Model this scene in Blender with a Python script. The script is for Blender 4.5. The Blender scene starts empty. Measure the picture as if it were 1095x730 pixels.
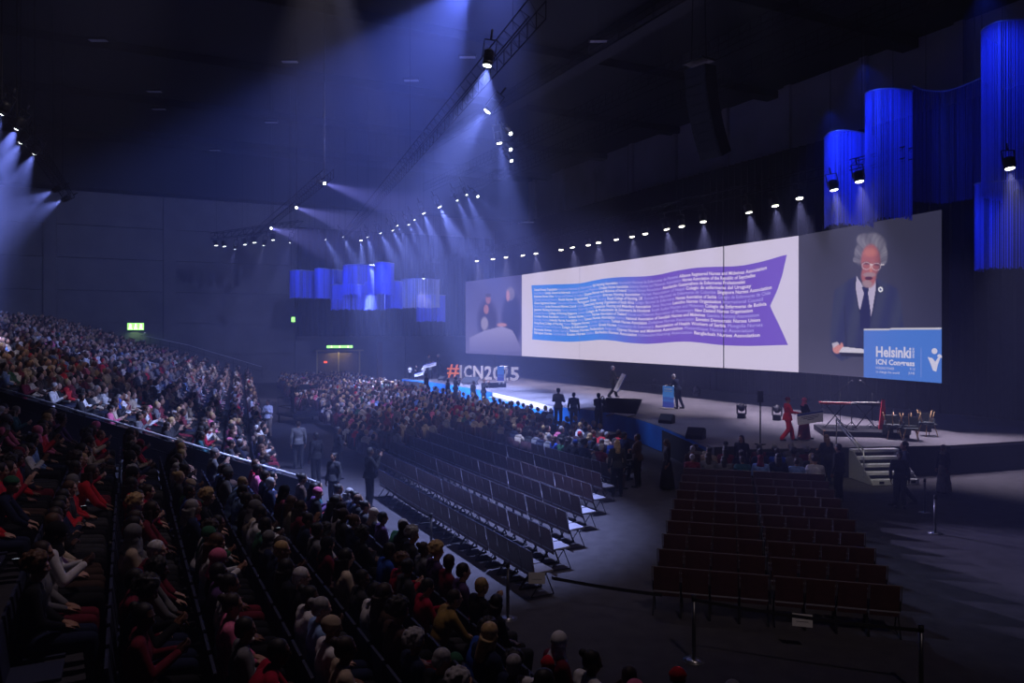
import bpy, bmesh, math, random
from math import sin, cos, pi, sqrt, atan2, hypot
from mathutils import Vector, Matrix, Quaternion
random.seed(7)
S = bpy.context.scene
COL = S.collection
F, CX, HY, H = 820.0, 547.5, 355.0, 5.0          # focal length (px), centre column, horizon row, eye height
U = Vector((-0.4497, 0.8932, 0)); V = Vector((0.8932, 0.4497, 0))   # along / across the hall
D2 = Vector((-0.335, 0.942, 0)).normalized(); N2 = Vector((D2.y, -D2.x, 0))

def at(px, py, d):
    return Vector(((px-CX)/F*d, d, H-(py-HY)/F*d))
def onz(px, py, z):
    d = (H-z)*F/(py-HY)
    return at(px, py, d)
def onplane(px, py, p0, n):                        # ray through a pixel met with a vertical plane
    r = Vector(((px-CX)/F, 1, -(py-HY)/F)); e = Vector((0, 0, H))
    return e + r*((p0-e).dot(n)/r.dot(n))
def hall(t, w, z=0):
    return U*t + V*w + Vector((0, 0, z))

# ---------------------------------------------------------------- materials
MATS = {}
def mat(name, col, rough=0.7, metal=0.0, emit=0.0, ecol=None, noise=0.0, nscale=4.0, sample='NONE', spec=0.5, sheen=0.0):
    if name in MATS: return MATS[name]
    m = bpy.data.materials.new(name); m.use_nodes = True
    nt = m.node_tree; b = nt.nodes['Principled BSDF']
    b.inputs['Base Color'].default_value = (*col, 1); b.inputs['Roughness'].default_value = rough
    b.inputs['Metallic'].default_value = metal
    b.inputs['Specular IOR Level'].default_value = spec
    if emit:
        b.inputs['Emission Color'].default_value = (*(ecol or col), 1); b.inputs['Emission Strength'].default_value = emit
    tc = nt.nodes.new('ShaderNodeTexCoord'); nz = nt.nodes.new('ShaderNodeTexNoise'); nz.inputs['Scale'].default_value = nscale
    nz.inputs['Detail'].default_value = 4
    nt.links.new(tc.outputs['Object'], nz.inputs['Vector'])
    if noise and not emit:
        r = nt.nodes.new('ShaderNodeValToRGB')
        r.color_ramp.elements[0].position = 0.3; r.color_ramp.elements[1].position = 0.7
        r.color_ramp.elements[0].color = (*[c*(1-noise) for c in col], 1)
        r.color_ramp.elements[1].color = (*[min(1, c*(1+noise)) for c in col], 1)
        nt.links.new(nz.outputs['Fac'], r.inputs['Fac']); nt.links.new(r.outputs['Color'], b.inputs['Base Color'])
    else:
        mr = nt.nodes.new('ShaderNodeMapRange'); mr.inputs['To Min'].default_value = max(0, rough-.06); mr.inputs['To Max'].default_value = min(1, rough+.06)
        nt.links.new(nz.outputs['Fac'], mr.inputs['Value']); nt.links.new(mr.outputs['Result'], b.inputs['Roughness'])
    m.cycles.emission_sampling = sample
    MATS[name] = m; return m

def emis(name, col, strength=1.0, sample='NONE'):
    if name in MATS: return MATS[name]
    m = bpy.data.materials.new(name); m.use_nodes = True; nt = m.node_tree
    nt.nodes.clear(); o = nt.nodes.new('ShaderNodeOutputMaterial'); e = nt.nodes.new('ShaderNodeEmission')
    e.inputs['Color'].default_value = (*col, 1); e.inputs['Strength'].default_value = strength
    nt.links.new(e.outputs[0], o.inputs['Surface']); m.cycles.emission_sampling = sample
    MATS[name] = m; return m
def emis_attr(name, strength=1.0, sample='NONE'):
    m = bpy.data.materials.new(name); m.use_nodes = True; nt = m.node_tree
    nt.nodes.clear(); o = nt.nodes.new('ShaderNodeOutputMaterial'); e = nt.nodes.new('ShaderNodeEmission')
    a = nt.nodes.new('ShaderNodeAttribute'); a.attribute_name = 'picture'
    nt.links.new(a.outputs['Color'], e.inputs['Color']); e.inputs['Strength'].default_value = strength
    nt.links.new(e.outputs[0], o.inputs['Surface']); m.cycles.emission_sampling = sample
    return m
def srgb(r, g, b):
    f = lambda c: (c/255/12.92) if c/255 <= .04045 else ((c/255+.055)/1.055)**2.4
    return (f(r), f(g), f(b))

# ---------------------------------------------------------------- mesh helpers
class MB:
    def __init__(s): s.bm = bmesh.new()
    def box(s, c, size, rot=None, mi=0, bev=0):
        r = bmesh.ops.create_cube(s.bm, size=1.0)
        M = Matrix.Translation(Vector(c)) @ (rot.to_4x4() if rot else Matrix.Identity(4)) @ Matrix.Diagonal((*size, 1))
        bmesh.ops.transform(s.bm, matrix=M, verts=r['verts'])
        fs = list({f for v in r['verts'] for f in v.link_faces})
        for f in fs: f.material_index = mi
        if bev:
            es = list({e for v in r['verts'] for e in v.link_edges})
            bmesh.ops.bevel(s.bm, geom=es, offset=bev, segments=2, affect='EDGES', profile=.7)
        return s
    def tube(s, a, b, r1, r2=None, seg=10, mi=0, caps=True):
        a, b = Vector(a), Vector(b); r2 = r1 if r2 is None else r2
        d = b-a; L = d.length
        if L < 1e-6: return s
        q = Vector((0, 0, 1)).rotation_difference(d.normalized())
        M = Matrix.Translation((a+b)/2) @ q.to_matrix().to_4x4()
        r = bmesh.ops.create_cone(s.bm, cap_ends=caps, segments=seg, radius1=r1, radius2=r2, depth=L, matrix=M)
        for f in {f for v in r['verts'] for f in v.link_faces}: f.material_index = mi; f.smooth = seg > 6
        return s
    def path(s, pts, r, seg=8, mi=0):
        for a, b in zip(pts[:-1], pts[1:]): s.tube(a, b, r, seg=seg, mi=mi)
        for p in pts[1:-1]: s.ball(p, (r, r, r), mi=mi, u=seg, v=5)
        return s
    def ball(s, c, rad, rot=None, u=12, v=8, mi=0):
        M = Matrix.Translation(Vector(c)) @ (rot.to_4x4() if rot else Matrix.Identity(4)) @ Matrix.Diagonal((*rad, 1))
        r = bmesh.ops.create_uvsphere(s.bm, u_segments=u, v_segments=v, radius=1, matrix=M)
        for f in {f for v in r['verts'] for f in v.link_faces}: f.material_index = mi; f.smooth = True
        return s
    def poly(s, pts, mi=0):
        f = s.bm.faces.new([s.bm.verts.new(p) for p in pts]); f.material_index = mi; return s
    def prism(s, pts, vec, mi=0):                  # a closed outline pushed along vec
        vec = Vector(vec)
        a = [s.bm.verts.new(p) for p in pts]; b = [s.bm.verts.new(Vector(p)+vec) for p in pts]
        fs = [s.bm.faces.new(a[::-1]), s.bm.faces.new(b)]
        n = len(a)
        for i in range(n): fs.append(s.bm.faces.new((a[i], a[(i+1) % n], b[(i+1) % n], b[i])))
        for f in fs: f.material_index = mi
        return s
    def build(s, name, mats, parent=None, loc=None, rotz=0):
        bmesh.ops.recalc_face_normals(s.bm, faces=s.bm.faces)
        me = bpy.data.meshes.new(name); s.bm.to_mesh(me); s.bm.free()
        for m in (mats if isinstance(mats, (list, tuple)) else [mats]): me.materials.append(m)
        o = bpy.data.objects.new(name, me); COL.objects.link(o)
        if parent: o.parent = parent
        if loc is not None: o.location = loc
        o.rotation_euler[2] = rotz
        return o
def empty(name, loc=(0, 0, 0), rotz=0):
    o = bpy.data.objects.new(name, None); COL.objects.link(o); o.location = loc; o.rotation_euler[2] = rotz
    o.empty_display_size = .2; return o
def tag(o, label=None, cat=None, group=None, kind=None):
    if label: o['label'] = label
    if cat: o['category'] = cat
    if group: o['group'] = group
    if kind: o['kind'] = kind
    return o
KIDS = {}
def copy_tree(o, kids=None):
    c = o.copy(); COL.objects.link(c)
    for k in o.children:
        d = k.copy(); COL.objects.link(d); d.parent = c
        for g in k.children:
            e = g.copy(); COL.objects.link(e); e.parent = d
    return c
ORD = 'zeroth first second third fourth fifth sixth seventh eighth ninth tenth eleventh twelfth thirteenth fourteenth fifteenth sixteenth seventeenth eighteenth nineteenth twentieth'.split()
def ordw(n):
    if n <= 20: return ORD[n]
    tens = {2: 'twenty', 3: 'thirty', 4: 'forty', 5: 'fifty', 6: 'sixty', 7: 'seventy', 8: 'eighty', 9: 'ninety'}[n//10]
    return tens+'-'+ORD[n % 10] if n % 10 else {'twenty': 'twentieth', 'thirty': 'thirtieth', 'forty': 'fortieth', 'fifty': 'fiftieth', 'sixty': 'sixtieth', 'seventy': 'seventieth', 'eighty': 'eightieth', 'ninety': 'ninetieth'}[tens]
def yaw_of(d): return atan2(-d.x, d.y)             # rotation about z that turns +Y into d

# ---------------------------------------------------------------- camera
cam = bpy.data.cameras.new('camera'); co = bpy.data.objects.new('camera', cam); COL.objects.link(co)
cam.sensor_width = 36; cam.lens = F*36/1095; cam.shift_y = -10/1095; cam.clip_end = 400; cam.clip_start = .05
co.location = (0, 0, H); co.rotation_euler = (pi/2, 0, 0)
S.camera = co
S.view_settings.view_transform = 'Standard'; S.view_settings.look = 'None'; S.view_settings.exposure = 0; S.view_settings.gamma = 1
S.view_settings.use_curve_mapping = False
cy = S.cycles
cy.max_bounces = 3; cy.diffuse_bounces = 2; cy.glossy_bounces = 2; cy.transmission_bounces = 3; cy.volume_bounces = 0
cy.transparent_max_bounces = 16; cy.use_denoising = True; cy.caustics_reflective = False; cy.caustics_refractive = False
cy.sample_clamp_indirect = 2.0; cy.use_light_tree = True
w = bpy.data.worlds.new('world'); S.world = w; w.use_nodes = True
w.node_tree.nodes['Background'].inputs[0].default_value = (.02, .03, .1, 1); w.node_tree.nodes['Background'].inputs[1].default_value = 0.02

# ---------------------------------------------------------------- hall shell
M_floor = mat('dark carpet', (.055, .05, .058), .95, noise=.25, nscale=3)
M_wall = mat('grey concrete panel', (.17, .155, .17), .9, noise=.15, nscale=.6)
M_ceil = mat('black painted ceiling', (.006, .006, .008), .9, noise=.3, nscale=.5)
M_black = mat('black drape', (.012, .012, .016), .95, noise=.3, nscale=2)
M_steel = mat('black steel', (.011, .011, .013), .55, .1, spec=.3); M_trs = mat('black truss steel', (.004, .004, .005), .8, 0, spec=.1)
M_alu = mat('aluminium truss', (.25, .25, .27), .4, .8)
ZC = 21.7; TE = 78.0; WS = 39.0
def struct(o, label=None): o['kind'] = 'structure'; return o
T0, WB = -12.0, -46.0
b = MB(); b.poly([hall(T0, WB, 0), hall(T0, 50, 0), hall(TE+8, 50, 0), hall(TE+8, WB, 0)])
b.prism([hall(T0, WB, -.3), hall(T0, 50, -.3), hall(TE+8, 50, -.3), hall(TE+8, WB, -.3)], (0, 0, .28))
struct(b.build('floor', M_floor))
b = MB(); b.prism([hall(T0, WB, ZC), hall(T0, 50, ZC), hall(TE+8, 50, ZC), hall(TE+8, WB, ZC)], (0, 0, .4))
struct(b.build('ceiling', M_ceil))
def wall(name, a, c, z0, z1, th, m):
    a, c = Vector(a), Vector(c); n = Vector(((c-a).y, -(c-a).x, 0)).normalized()*th
    b = MB(); b.prism([(*a.xy, z0), (*c.xy, z0), (*(c+n).xy, z0), (*(a+n).xy, z0)], (0, 0, z1-z0)); return struct(b.build(name, m))
# end wall: concrete panels, pilasters, joint grooves
b = MB()
RU = Matrix(((V.x, U.x, 0), (V.y, U.y, 0), (0, 0, 1)))   # local x -> V, y -> U
zs = [0, 2.9, 5.8, 8.7, 11.6, 14.5, 17.4]
vs = [-46, -20, -5.9, 1.9+1.7, 15.5, 27, 44]
for i in range(len(vs)-1):
    for j in range(len(zs)-1):
        a0, a1 = vs[i]+.03, vs[i+1]-.03
        b.box(hall(TE+.2, (a0+a1)/2, (zs[j]+zs[j+1])/2), (a1-a0, .4, zs[j+1]-zs[j]-.06), RU)
for v_ in vs[1:-1]:
    b.box(hall(TE-.15, v_, 8.7), (1.0, .5, 17.4), RU)
b.box(hall(TE+.5, -1, ZC/2), (92, .3, ZC), RU)
struct(b.build('wall_end', M_wall))
b = MB(); b.box(hall(TE-1.2, 0, 19.6), (90, 2.0, 4.2), RU); struct(b.build('trim_soffit', M_ceil))
# stage side wall, with steel columns above the drape
b = MB()
b.box(hall(37, WS+1.4, ZC/2), (.4, 100, ZC), RU)
for t in range(20, 78, 6): b.box(hall(t, WS+1.1, ZC/2), (.35, .5, ZC), RU)
struct(b.build('wall_stage', mat('pale wall panel', (.5, .45, .52), .9, noise=.15, nscale=.4)))
wall('wall_back', hall(T0, -46), hall(TE+8, -46), 0, ZC, -.3, M_wall)
wall('wall_near', hall(T0, -46), hall(T0, 50), 0, ZC, .3, M_ceil)
b = MB(); b.box(hall(TE+.5, 44.0, ZC/2), (8, .3, ZC), RU)
struct(b.build('wall_corner', M_ceil))
# pleated drapes
def drape(name, a, c, z0, z1, label, pleat=.35, amp=.09, m=M_black, gap=None):
    a, c = Vector(a), Vector(c); d = (c-a); L = d.length; d.normalize(); n = Vector((d.y, -d.x, 0))
    k = int(L/pleat*4); b = MB(); vr = []
    for i in range(k+1):
        s = L*i/k; o = n*(amp*sin(2*pi*s/pleat/1.0) + .04*sin(s*1.7))
        p = a+d*s+o
        vr.append([b.bm.verts.new((p.x+n.x*e, p.y+n.y*e, z)) for e in (0, .02) for z in (z0, z1)])
    for q, r in zip(vr[:-1], vr[1:]):
        b.bm.faces.new((q[0], r[0], r[1], q[1])); b.bm.faces.new((q[2], q[3], r[3], r[2]))
    return tag(b.build(name, m), label, 'curtain')
drape('stage_curtain', hall(76.2, 36.3), hall(6, 36.3), 0, 16.2, 'tall black pleated curtain hanging behind the wide screen', .6, .12)
drape('end_curtain', hall(76.0, 14.9), hall(76.0, 36), 4.6, 15.2, 'black curtain hanging over the end wall above the lit exit doorway', .6, .12)

# ---------------------------------------------------------------- lattice trusses
def truss(name, a, c, label, w=.45, m=None, bay=.7):
    m = m or M_trs
    a, c = Vector(a), Vector(c); d = c-a; L = d.length; d.normalize()
    n = d.cross(Vector((0, 0, 1))).normalized(); up = n.cross(d)
    root = empty(name, a)
    for i, (sx, sz) in enumerate(((-1, 0), (1, 0), (-1, 1), (1, 1))):
        o = n*sx*w/2+up*sz*w; MB().tube(o, o+d*L, .02, seg=6).build('chord', m, root)
    b = MB(); k = int(L/bay)
    for i in range(k):
        s0, s1 = d*(L*i/k), d*(L*(i+1)/k)
        for sx in (-1, 1): b.tube(s0+n*sx*w/2, s1+n*sx*w/2+up*w, .009, seg=4)
        for sz in (0, 1): b.tube(s0-n*w/2+up*sz*w, s1+n*w/2+up*sz*w, .009, seg=4)
        b.tube(s0+n*w/2, s0+n*w/2+up*w, .014, seg=4)
    b.build('bracing', m, root)
    b = MB(); 
    for f in (.04, .35, .65, .96): b.tube(d*L*f+up*w, Vector(((d*L*f).x, (d*L*f).y, ZC-.05-a.z)), .006, seg=4)
    b.build('suspension_cable', m, root)
    return tag(root, label, 'truss')

# stage lamps: body + yoke + lens, with a real spot inside the lens
M_lens = emis('lit lens', (.93, .96, 1.0), 14)
M_lens_w = emis('lit fresnel lens', (1.0, .95, .88), 9)
LB, LY, LL = {}, {}, {}
def lamp_meshes(r):
    if r in LB: return
    b = MB(); b.tube((0, 0, 0), (0, 0, .10), r*1.1, r*1.1, 16); b.tube((0, 0, .1), (0, 0, .42), r*1.1, r*.7, 16)
    for i in range(5): b.tube((0, 0, .2+i*.04), (0, 0, .215+i*.04), r*1.12, seg=16)
    LB[r] = b
    o = b.build('lamp_body', M_steel); LB[r] = o.data; bpy.data.objects.remove(o)
    b = MB()
    for s in (-1, 1): b.box((s*r*1.35, 0, .4), (.02, .05, .55))
    b.box((0, 0, .68), (r*2.75, .05, .02)); b.tube((0, 0, .68), (0, 0, .95), .03)
    o = b.build('yoke', M_steel); LY[r] = o.data; bpy.data.objects.remove(o)
    b = MB(); b.ball((0, 0, .0), (r*.92, r*.92, r*.28), u=16, v=8)
    o = b.build('lens', M_lens); LL[r] = o.data; bpy.data.objects.remove(o)
LAMPS = []
def lamp(pos, target, label, group, r=.13, watts=400, cone=30, blend=.5, col=(.42, .5, 1), warm=False, spot=True, cat='stage light', rod=False):
    lamp_meshes(r); pos, target = Vector(pos), Vector(target)
    d = (target-pos).normalized(); q = Vector((0, 0, -1)).rotation_difference(d)
    root = empty('stage_light', pos); root.rotation_euler = q.to_euler()
    for nm, me in (('lamp_body', LB[r]), ('yoke', LY[r])):
        o = bpy.data.objects.new(nm, me); COL.objects.link(o); o.parent = root
    me = LL[r]
    o = bpy.data.objects.new('lens', me); COL.objects.link(o); o.parent = root
    o.material_slots[0].link = 'OBJECT'; o.material_slots[0].material = M_lens_w if warm else M_lens
    tag(root, label, cat, group)
    if rod:
        up = q.to_matrix().transposed() @ Vector((0, 0, 1)); MB().tube(up*.3, up*(ZC-.05-pos.z), .02, seg=6).build('drop_rod', M_steel, root)
    if spot:
        L = bpy.data.lights.new('beam', 'SPOT'); L.energy = watts; L.spot_size = math.radians(cone); L.spot_blend = blend
        L.color = col; L.shadow_soft_size = .08
        lo = bpy.data.objects.new('beam', L); COL.objects.link(lo); lo.location = pos+d*.06*r/.13; lo.rotation_euler = q.to_euler()
    return root
# haze
def haze(density):
    m = bpy.data.materials.new('haze'); m.use_nodes = True; nt = m.node_tree; nt.nodes.clear()
    o = nt.nodes.new('ShaderNodeOutputMaterial'); v = nt.nodes.new('ShaderNodeVolumeScatter')
    v.inputs['Color'].default_value = (.75, .8, 1, 1); v.inputs['Density'].default_value = density; v.inputs['Anisotropy'].default_value = 0.0
    nt.links.new(v.outputs[0], o.inputs['Volume'])
    b = MB(); b.prism([hall(T0+.1, WB+.1, .02), hall(T0+.1, WS-.2, .02), hall(TE-.6, WS-.2, .02), hall(TE-.6, WB+.1, .02)], (0, 0, ZC-.1))
    h = b.build('haze', m); tag(h, 'thin blue stage haze filling the whole hall', 'haze', kind='stuff'); return h
STAGE_W = 4800; BEAM_W = 7.8; BLUE_W = .32
# added fill lamps out of view: along, across, watts, target along, target across, cone, colour
FILL_LAMPS = [(17, 11, 1700, 19, 6, 62, (.85, .75, 1)), (26, 6, 9000, 54, 11, 36, (1, .8, .68)), (10, 5, 1400, 8, -3, 60, (1, .76, .92)), (22, 2, 2300, 38, -8, 40, (1, .82, .9)),
       (14, 3, 15000, 31.4, 25.0, 9, (1, .9, 1)), (14, 4, 20000, 38.6, 25.8, 8, (1, .9, 1)), (12, 7, 4200, 20.5, 21.9, 11, (1, .85, .95)), (25, 5, 26000, 61, 25.6, 11, (1, .88, 1)), (12, 9, 4200, 17.4, 21.8, 8, (1, .95, .95)),
       (-6, 4, 2200, 14, 12, 34, (1, .8, .9)), (18, 8, 5000, 36, 13, 34, (1, .84, .8))]
HAZE = 0.0058
# ---------------------------------------------------------------- the wide LED screen: three straight panels, toed in at both ends
HS = 6.8; Z1 = 0
SP = []
for px, ty, by in ((498, 301, 377.5), (558, 294, 380.8), (854, 252, 398), (1007, 223.5, 409)):
    d = HS*F/(by-ty); SP.append((at(px, ty, d), at(px, by, d)))
ZT = sum(a.z for a, _ in SP)/4; ZB = sum(c.z for _, c in SP)/4
for i in range(4): SP[i] = Vector((SP[i][0].x, SP[i][0].y, 0))
def panel_frame(i):
    a, c = SP[i], SP[i+1]; d = (c-a).normalized(); n = Vector((d.y, -d.x, 0))
    if n.dot(-a) < 0: n = -n
    return a, c, d, n
M_white = emis('white screen light', srgb(206, 196, 232), 1.0, 'FRONT')
scr = empty('video_screen', (SP[1]+SP[2])/2+Vector((0, 0, ZB)))
off0 = -scr.location
def sbuild(b, name, m, parent=scr):
    o = b.build(name, m, parent); 
    p = parent
    o.location = -scr.location if parent is scr else (0, 0, 0)
    return o
def quad_on(i, e):   # a thin slab in front of panel i
    a, c, d, n = panel_frame(i); return a+n*e, c+n*e
for i, nm in ((0, 'side_panel'), (1, 'main_panel'), (2, 'side_panel')):
    a, c, d, n = panel_frame(i)
    b = MB(); b.prism([(*(a-n*.02).xy, ZB), (*(c-n*.02).xy, ZB), (*(c-n*.35).xy, ZB), (*(a-n*.35).xy, ZB)], (0, 0, ZT-ZB))
    body = sbuild(b, nm, M_steel)
    if i == 1:
        b = MB(); b.poly([(*a.xy, ZB), (*c.xy, ZB), (*c.xy, ZT), (*a.xy, ZT)])
        o = sbuild(b, 'lit_face', M_white, body)
a1, c1, d1, n1 = panel_frame(1)
main_part = [o for o in scr.children if o.name.startswith('main_panel')][0]
def on_main(px, py, e=.012):
    p = onplane(px, py, a1+n1*e, n1); return p
for px in (620, 774):        # vertical seams
    p = on_main(px, 300, .0); b = MB(); b.box((p.x+n1.x*.01, p.y+n1.y*.01, (ZT+ZB)/2), (.07 if px > 700 else .02, .008, ZT-ZB), Matrix(((d1.x, n1.x, 0), (d1.y, n1.y, 0), (0, 0, 1))))
    sbuild(b, 'seam', M_steel if px > 700 else mat('pale seam', (.35, .33, .42), .8, emit=.35, ecol=(.5, .47, .66)), main_part)
# ribbon
top = [(568.3, 305), (580, 304.5), (593, 304), (607, 303.6), (621, 303), (634, 300), (645.5, 297.8), (662, 296.2), (676, 295.8), (691.5, 295.3), (706, 293.4), (720, 290), (741, 286.4), (756, 285.4), (771, 285), (783, 284.8), (795.4, 283.7), (815, 279.6), (828, 275.8), (841.4, 271.9)]
bot = [(569, 362.7), (590, 364.5), (609, 365.5), (625, 364.6), (642, 363), (656, 364), (672, 366.5), (691.5, 367.7), (706, 366.8), (720, 365.5), (735, 365), (750, 366.4), (766, 368.4), (780, 369.4), (800, 369.8), (815, 369.5), (830, 369), (842.7, 368.7)]
def interp(L, x):
    for (x0, y0), (x1, y1) in zip(L[:-1], L[1:]):
        if x <= x1: 
            t = max(0, (x-x0)/(x1-x0)); return y0+(y1-y0)*t
    return L[-1][1]
def smoothi(L, x): return sum(interp(L, x+e)*wt for e, wt in ((-5, .2), (-2.5, .2), (0, .2), (2.5, .2), (5, .2)))
def pt_s(px): p = on_main(px, 300, 0); return (p-a1).dot(d1)
def rib_col(px):
    t = min(1, max(0, (px-625)/85)); t = t*t*(3-2*t)
    A, B = srgb(66, 132, 245), srgb(112, 82, 200); return [A[i]*(1-t)+B[i]*t for i in range(3)]
def right_edge(f):           # tail notch, f from top 0 to bottom 1
    P = [(0, 841.4), (.22, 836.5), (.38, 831), (.54, 823.5), (.62, 826.5), (.81, 834.8), (1, 842.7)]
    return interp(P, f)
b = MB(); cl = b.bm.loops.layers.float_color.new('picture'); NX, NY = 120, 24; g = []
for j in range(NY+1):
    f = j/NY; row = []
    xe = right_edge(f); xs = 568.3+.7*f + 1.2*sin(pi*f)
    for i in range(NX+1):
        px = xs+(xe-xs)*i/NX; y = smoothi(top, px)*(1-f)+smoothi(bot, px)*f
        row.append((b.bm.verts.new(on_main(px, y)), px))
    g.append(row)
for j in range(NY):
    for i in range(NX):
        q = [g[j][i], g[j][i+1], g[j+1][i+1], g[j+1][i]]
        fc = b.bm.faces.new([v for v, _ in q])
        for lp, (_, px) in zip(fc.loops, q): lp[cl] = (*rib_col(px), 1)
rib = sbuild(b, 'ribbon_graphic', emis_attr('ribbon light', 1.0), main_part); 
# lettering
def text_mesh(txt, size, bold=0.0):
    cu = bpy.data.curves.new('t', 'FONT'); cu.body = txt; cu.size = size; cu.offset = bold; cu.resolution_u = 2
    o = bpy.data.objects.new('t', cu); COL.objects.link(o); bpy.context.view_layer.update()
    me = bpy.data.meshes.new_from_object(o.evaluated_get(bpy.context.evaluated_depsgraph_get()))
    vs = [v.co.copy() for v in me.vertices]; ps = [tuple(p.vertices) for p in me.polygons]
    bpy.data.objects.remove(o); bpy.data.curves.remove(cu); bpy.data.meshes.remove(me)
    return vs, ps
LINES = ["Danish Nurses Organization|.Asociacion Nacional de Enfermeras|Fiji Nursing Association|.Asociación Nacional de Enfermeras de Panamá|Alliance Registered Nurses and Midwives Association",
 ".Israel Nurses|Consejo General de Enfermería|.Uganda Nurses and Midwives|Croatian Nurses Association|.Bahamas Nurses and Midwives Association|Nurses Association of the Republic of Seychelles",
 "Botswana Nurses Union|.Nurses and Midwives of Iceland|Guyana Nurses and Midwives of Ireland|.Maltese Nurses Association|Asociación Guatemalteca de Enfermeras Profesionales",
 ".Zambia Union of Nurses|Finnish Nurses Organisation|.Norwegian|Eritrean Nursing Association|.Nurses Association of Nepal|Colegio de enfermeras del Uruguay",
 "Ghana Registered Nurses|.Federation of Nurses|Portuguese Order|.Nursing|Royal College of Nursing, UK|.Asociación Nacional de Enfermeras de Colombia|Singapore Nurses Association",
 ".Kenya Nurses|Jordan Nurses and Midwives Council|.Cuban|Democratic Nursing Organisation of South Africa|.Colegio Nacional de Enfermeras|Nurses Association of Serbia|.Colegio de Enfermeras de Chile",
 "Japanese Nursing Association|.Korean Nurses|.Polish Nurses|Palestinian Nursing and Midwifery Association|.Swiss Nurses|Lesotho Nurses Organisation|.International Council",
 ".Rwanda Nurses|College of Nursing Singapore|.Latvian|Colegio de Profesionales de Enfermería de Honduras|.South Sudan Nurses and Midwives|Colegio de Enfermeras de Bolivia",
 "Canadian Nurses Association|.Lebanon|Tanzania Nurses|.Samoa|Nurses Association of Thailand|.Nurses and Midwives Association of Montenegro|New Zealand Nurses Organisation",
 ".Estonian Nurses|Icelandic Nurses Association|.Haiti|Taiwan Nurses Association|.Nurses|National Association of Swedish Nurses and Midwives|.Gambia Nursing Association",
 "Hong Kong College of Nursing|.Malawi|Philippine Nurses|.Order of Nurses|Turkish Nurses Association|.Zimbabwe Nurses Association|Eswatini Democratic Nurses Union",
 ".Romanian Order of Nurses|Colegio de Enfermeros|.Austria|Greek Nurses|.Asociación de Enfermería|Association of Health Workers of Serbia|.Mongolia Nurses",
 "Bermuda Nurses|.Indian Nursing|Pakistan Nurses Federation|.Belgium|Cyprus Nurses and Midwives Association|.Mozambique National Association",
 "Ethiopian Nurses|.Cambodian|Russian Nurses|.Italian|Barbados Nurses Association|.Indonesian Nursing Association|Bangladesh Nurses Association"]
ENDS = [.945, .90, .86, .885, .965, .96, .93, .945, .89, .915, .92, .93, .895, .92]
glyph = {}
def add_text_main(bw, bl, s0, s1, f, line):
    segs = line.split('|'); W = []
    for sg in segs:
        key = sg
        bold = not sg.startswith('.')
        vs, ps = text_mesh(sg.lstrip('.')+' ', .27, .006 if bold else 0)
        W.append((bold, vs, ps, max(v.x for v in vs)+.10))
    tot = sum(x[3] for x in W); k = (s1-s0)/tot; x0 = s0
    for bold, vs, ps, wd in W:
        B = bw if bold else bl; vv = []
        for v in vs:
            s = x0+v.x*k; px = px_of_s(s)
            zt = on_main(px, smoothi(top, px)).z; zb = on_main(px, smoothi(bot, px)).z
            p = a1+d1*s+n1*.02; vv.append(B.bm.verts.new((p.x, p.y, zt+(zb-zt)*f+v.y*1.0)))
        for q in ps: 
            try: B.bm.faces.new([vv[i] for i in q])
            except ValueError: pass
        x0 += wd*k
def px_of_s(s): p = a1+d1*s; return CX+F*p.x/p.y
bw, bl = MB(), MB()
for li in range(14):
    f = .105+li*.0605
    add_text_main(bw, bl, pt_s(571.5), pt_s(568+273*ENDS[li]-4), f, LINES[li])
sbuild(bw, 'bold_lettering', emis('screen white lettering', srgb(226, 214, 245), 1), main_part)
sbuild(bl, 'light_lettering', emis('screen lilac lettering', srgb(186, 178, 250), 1), main_part)

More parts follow.
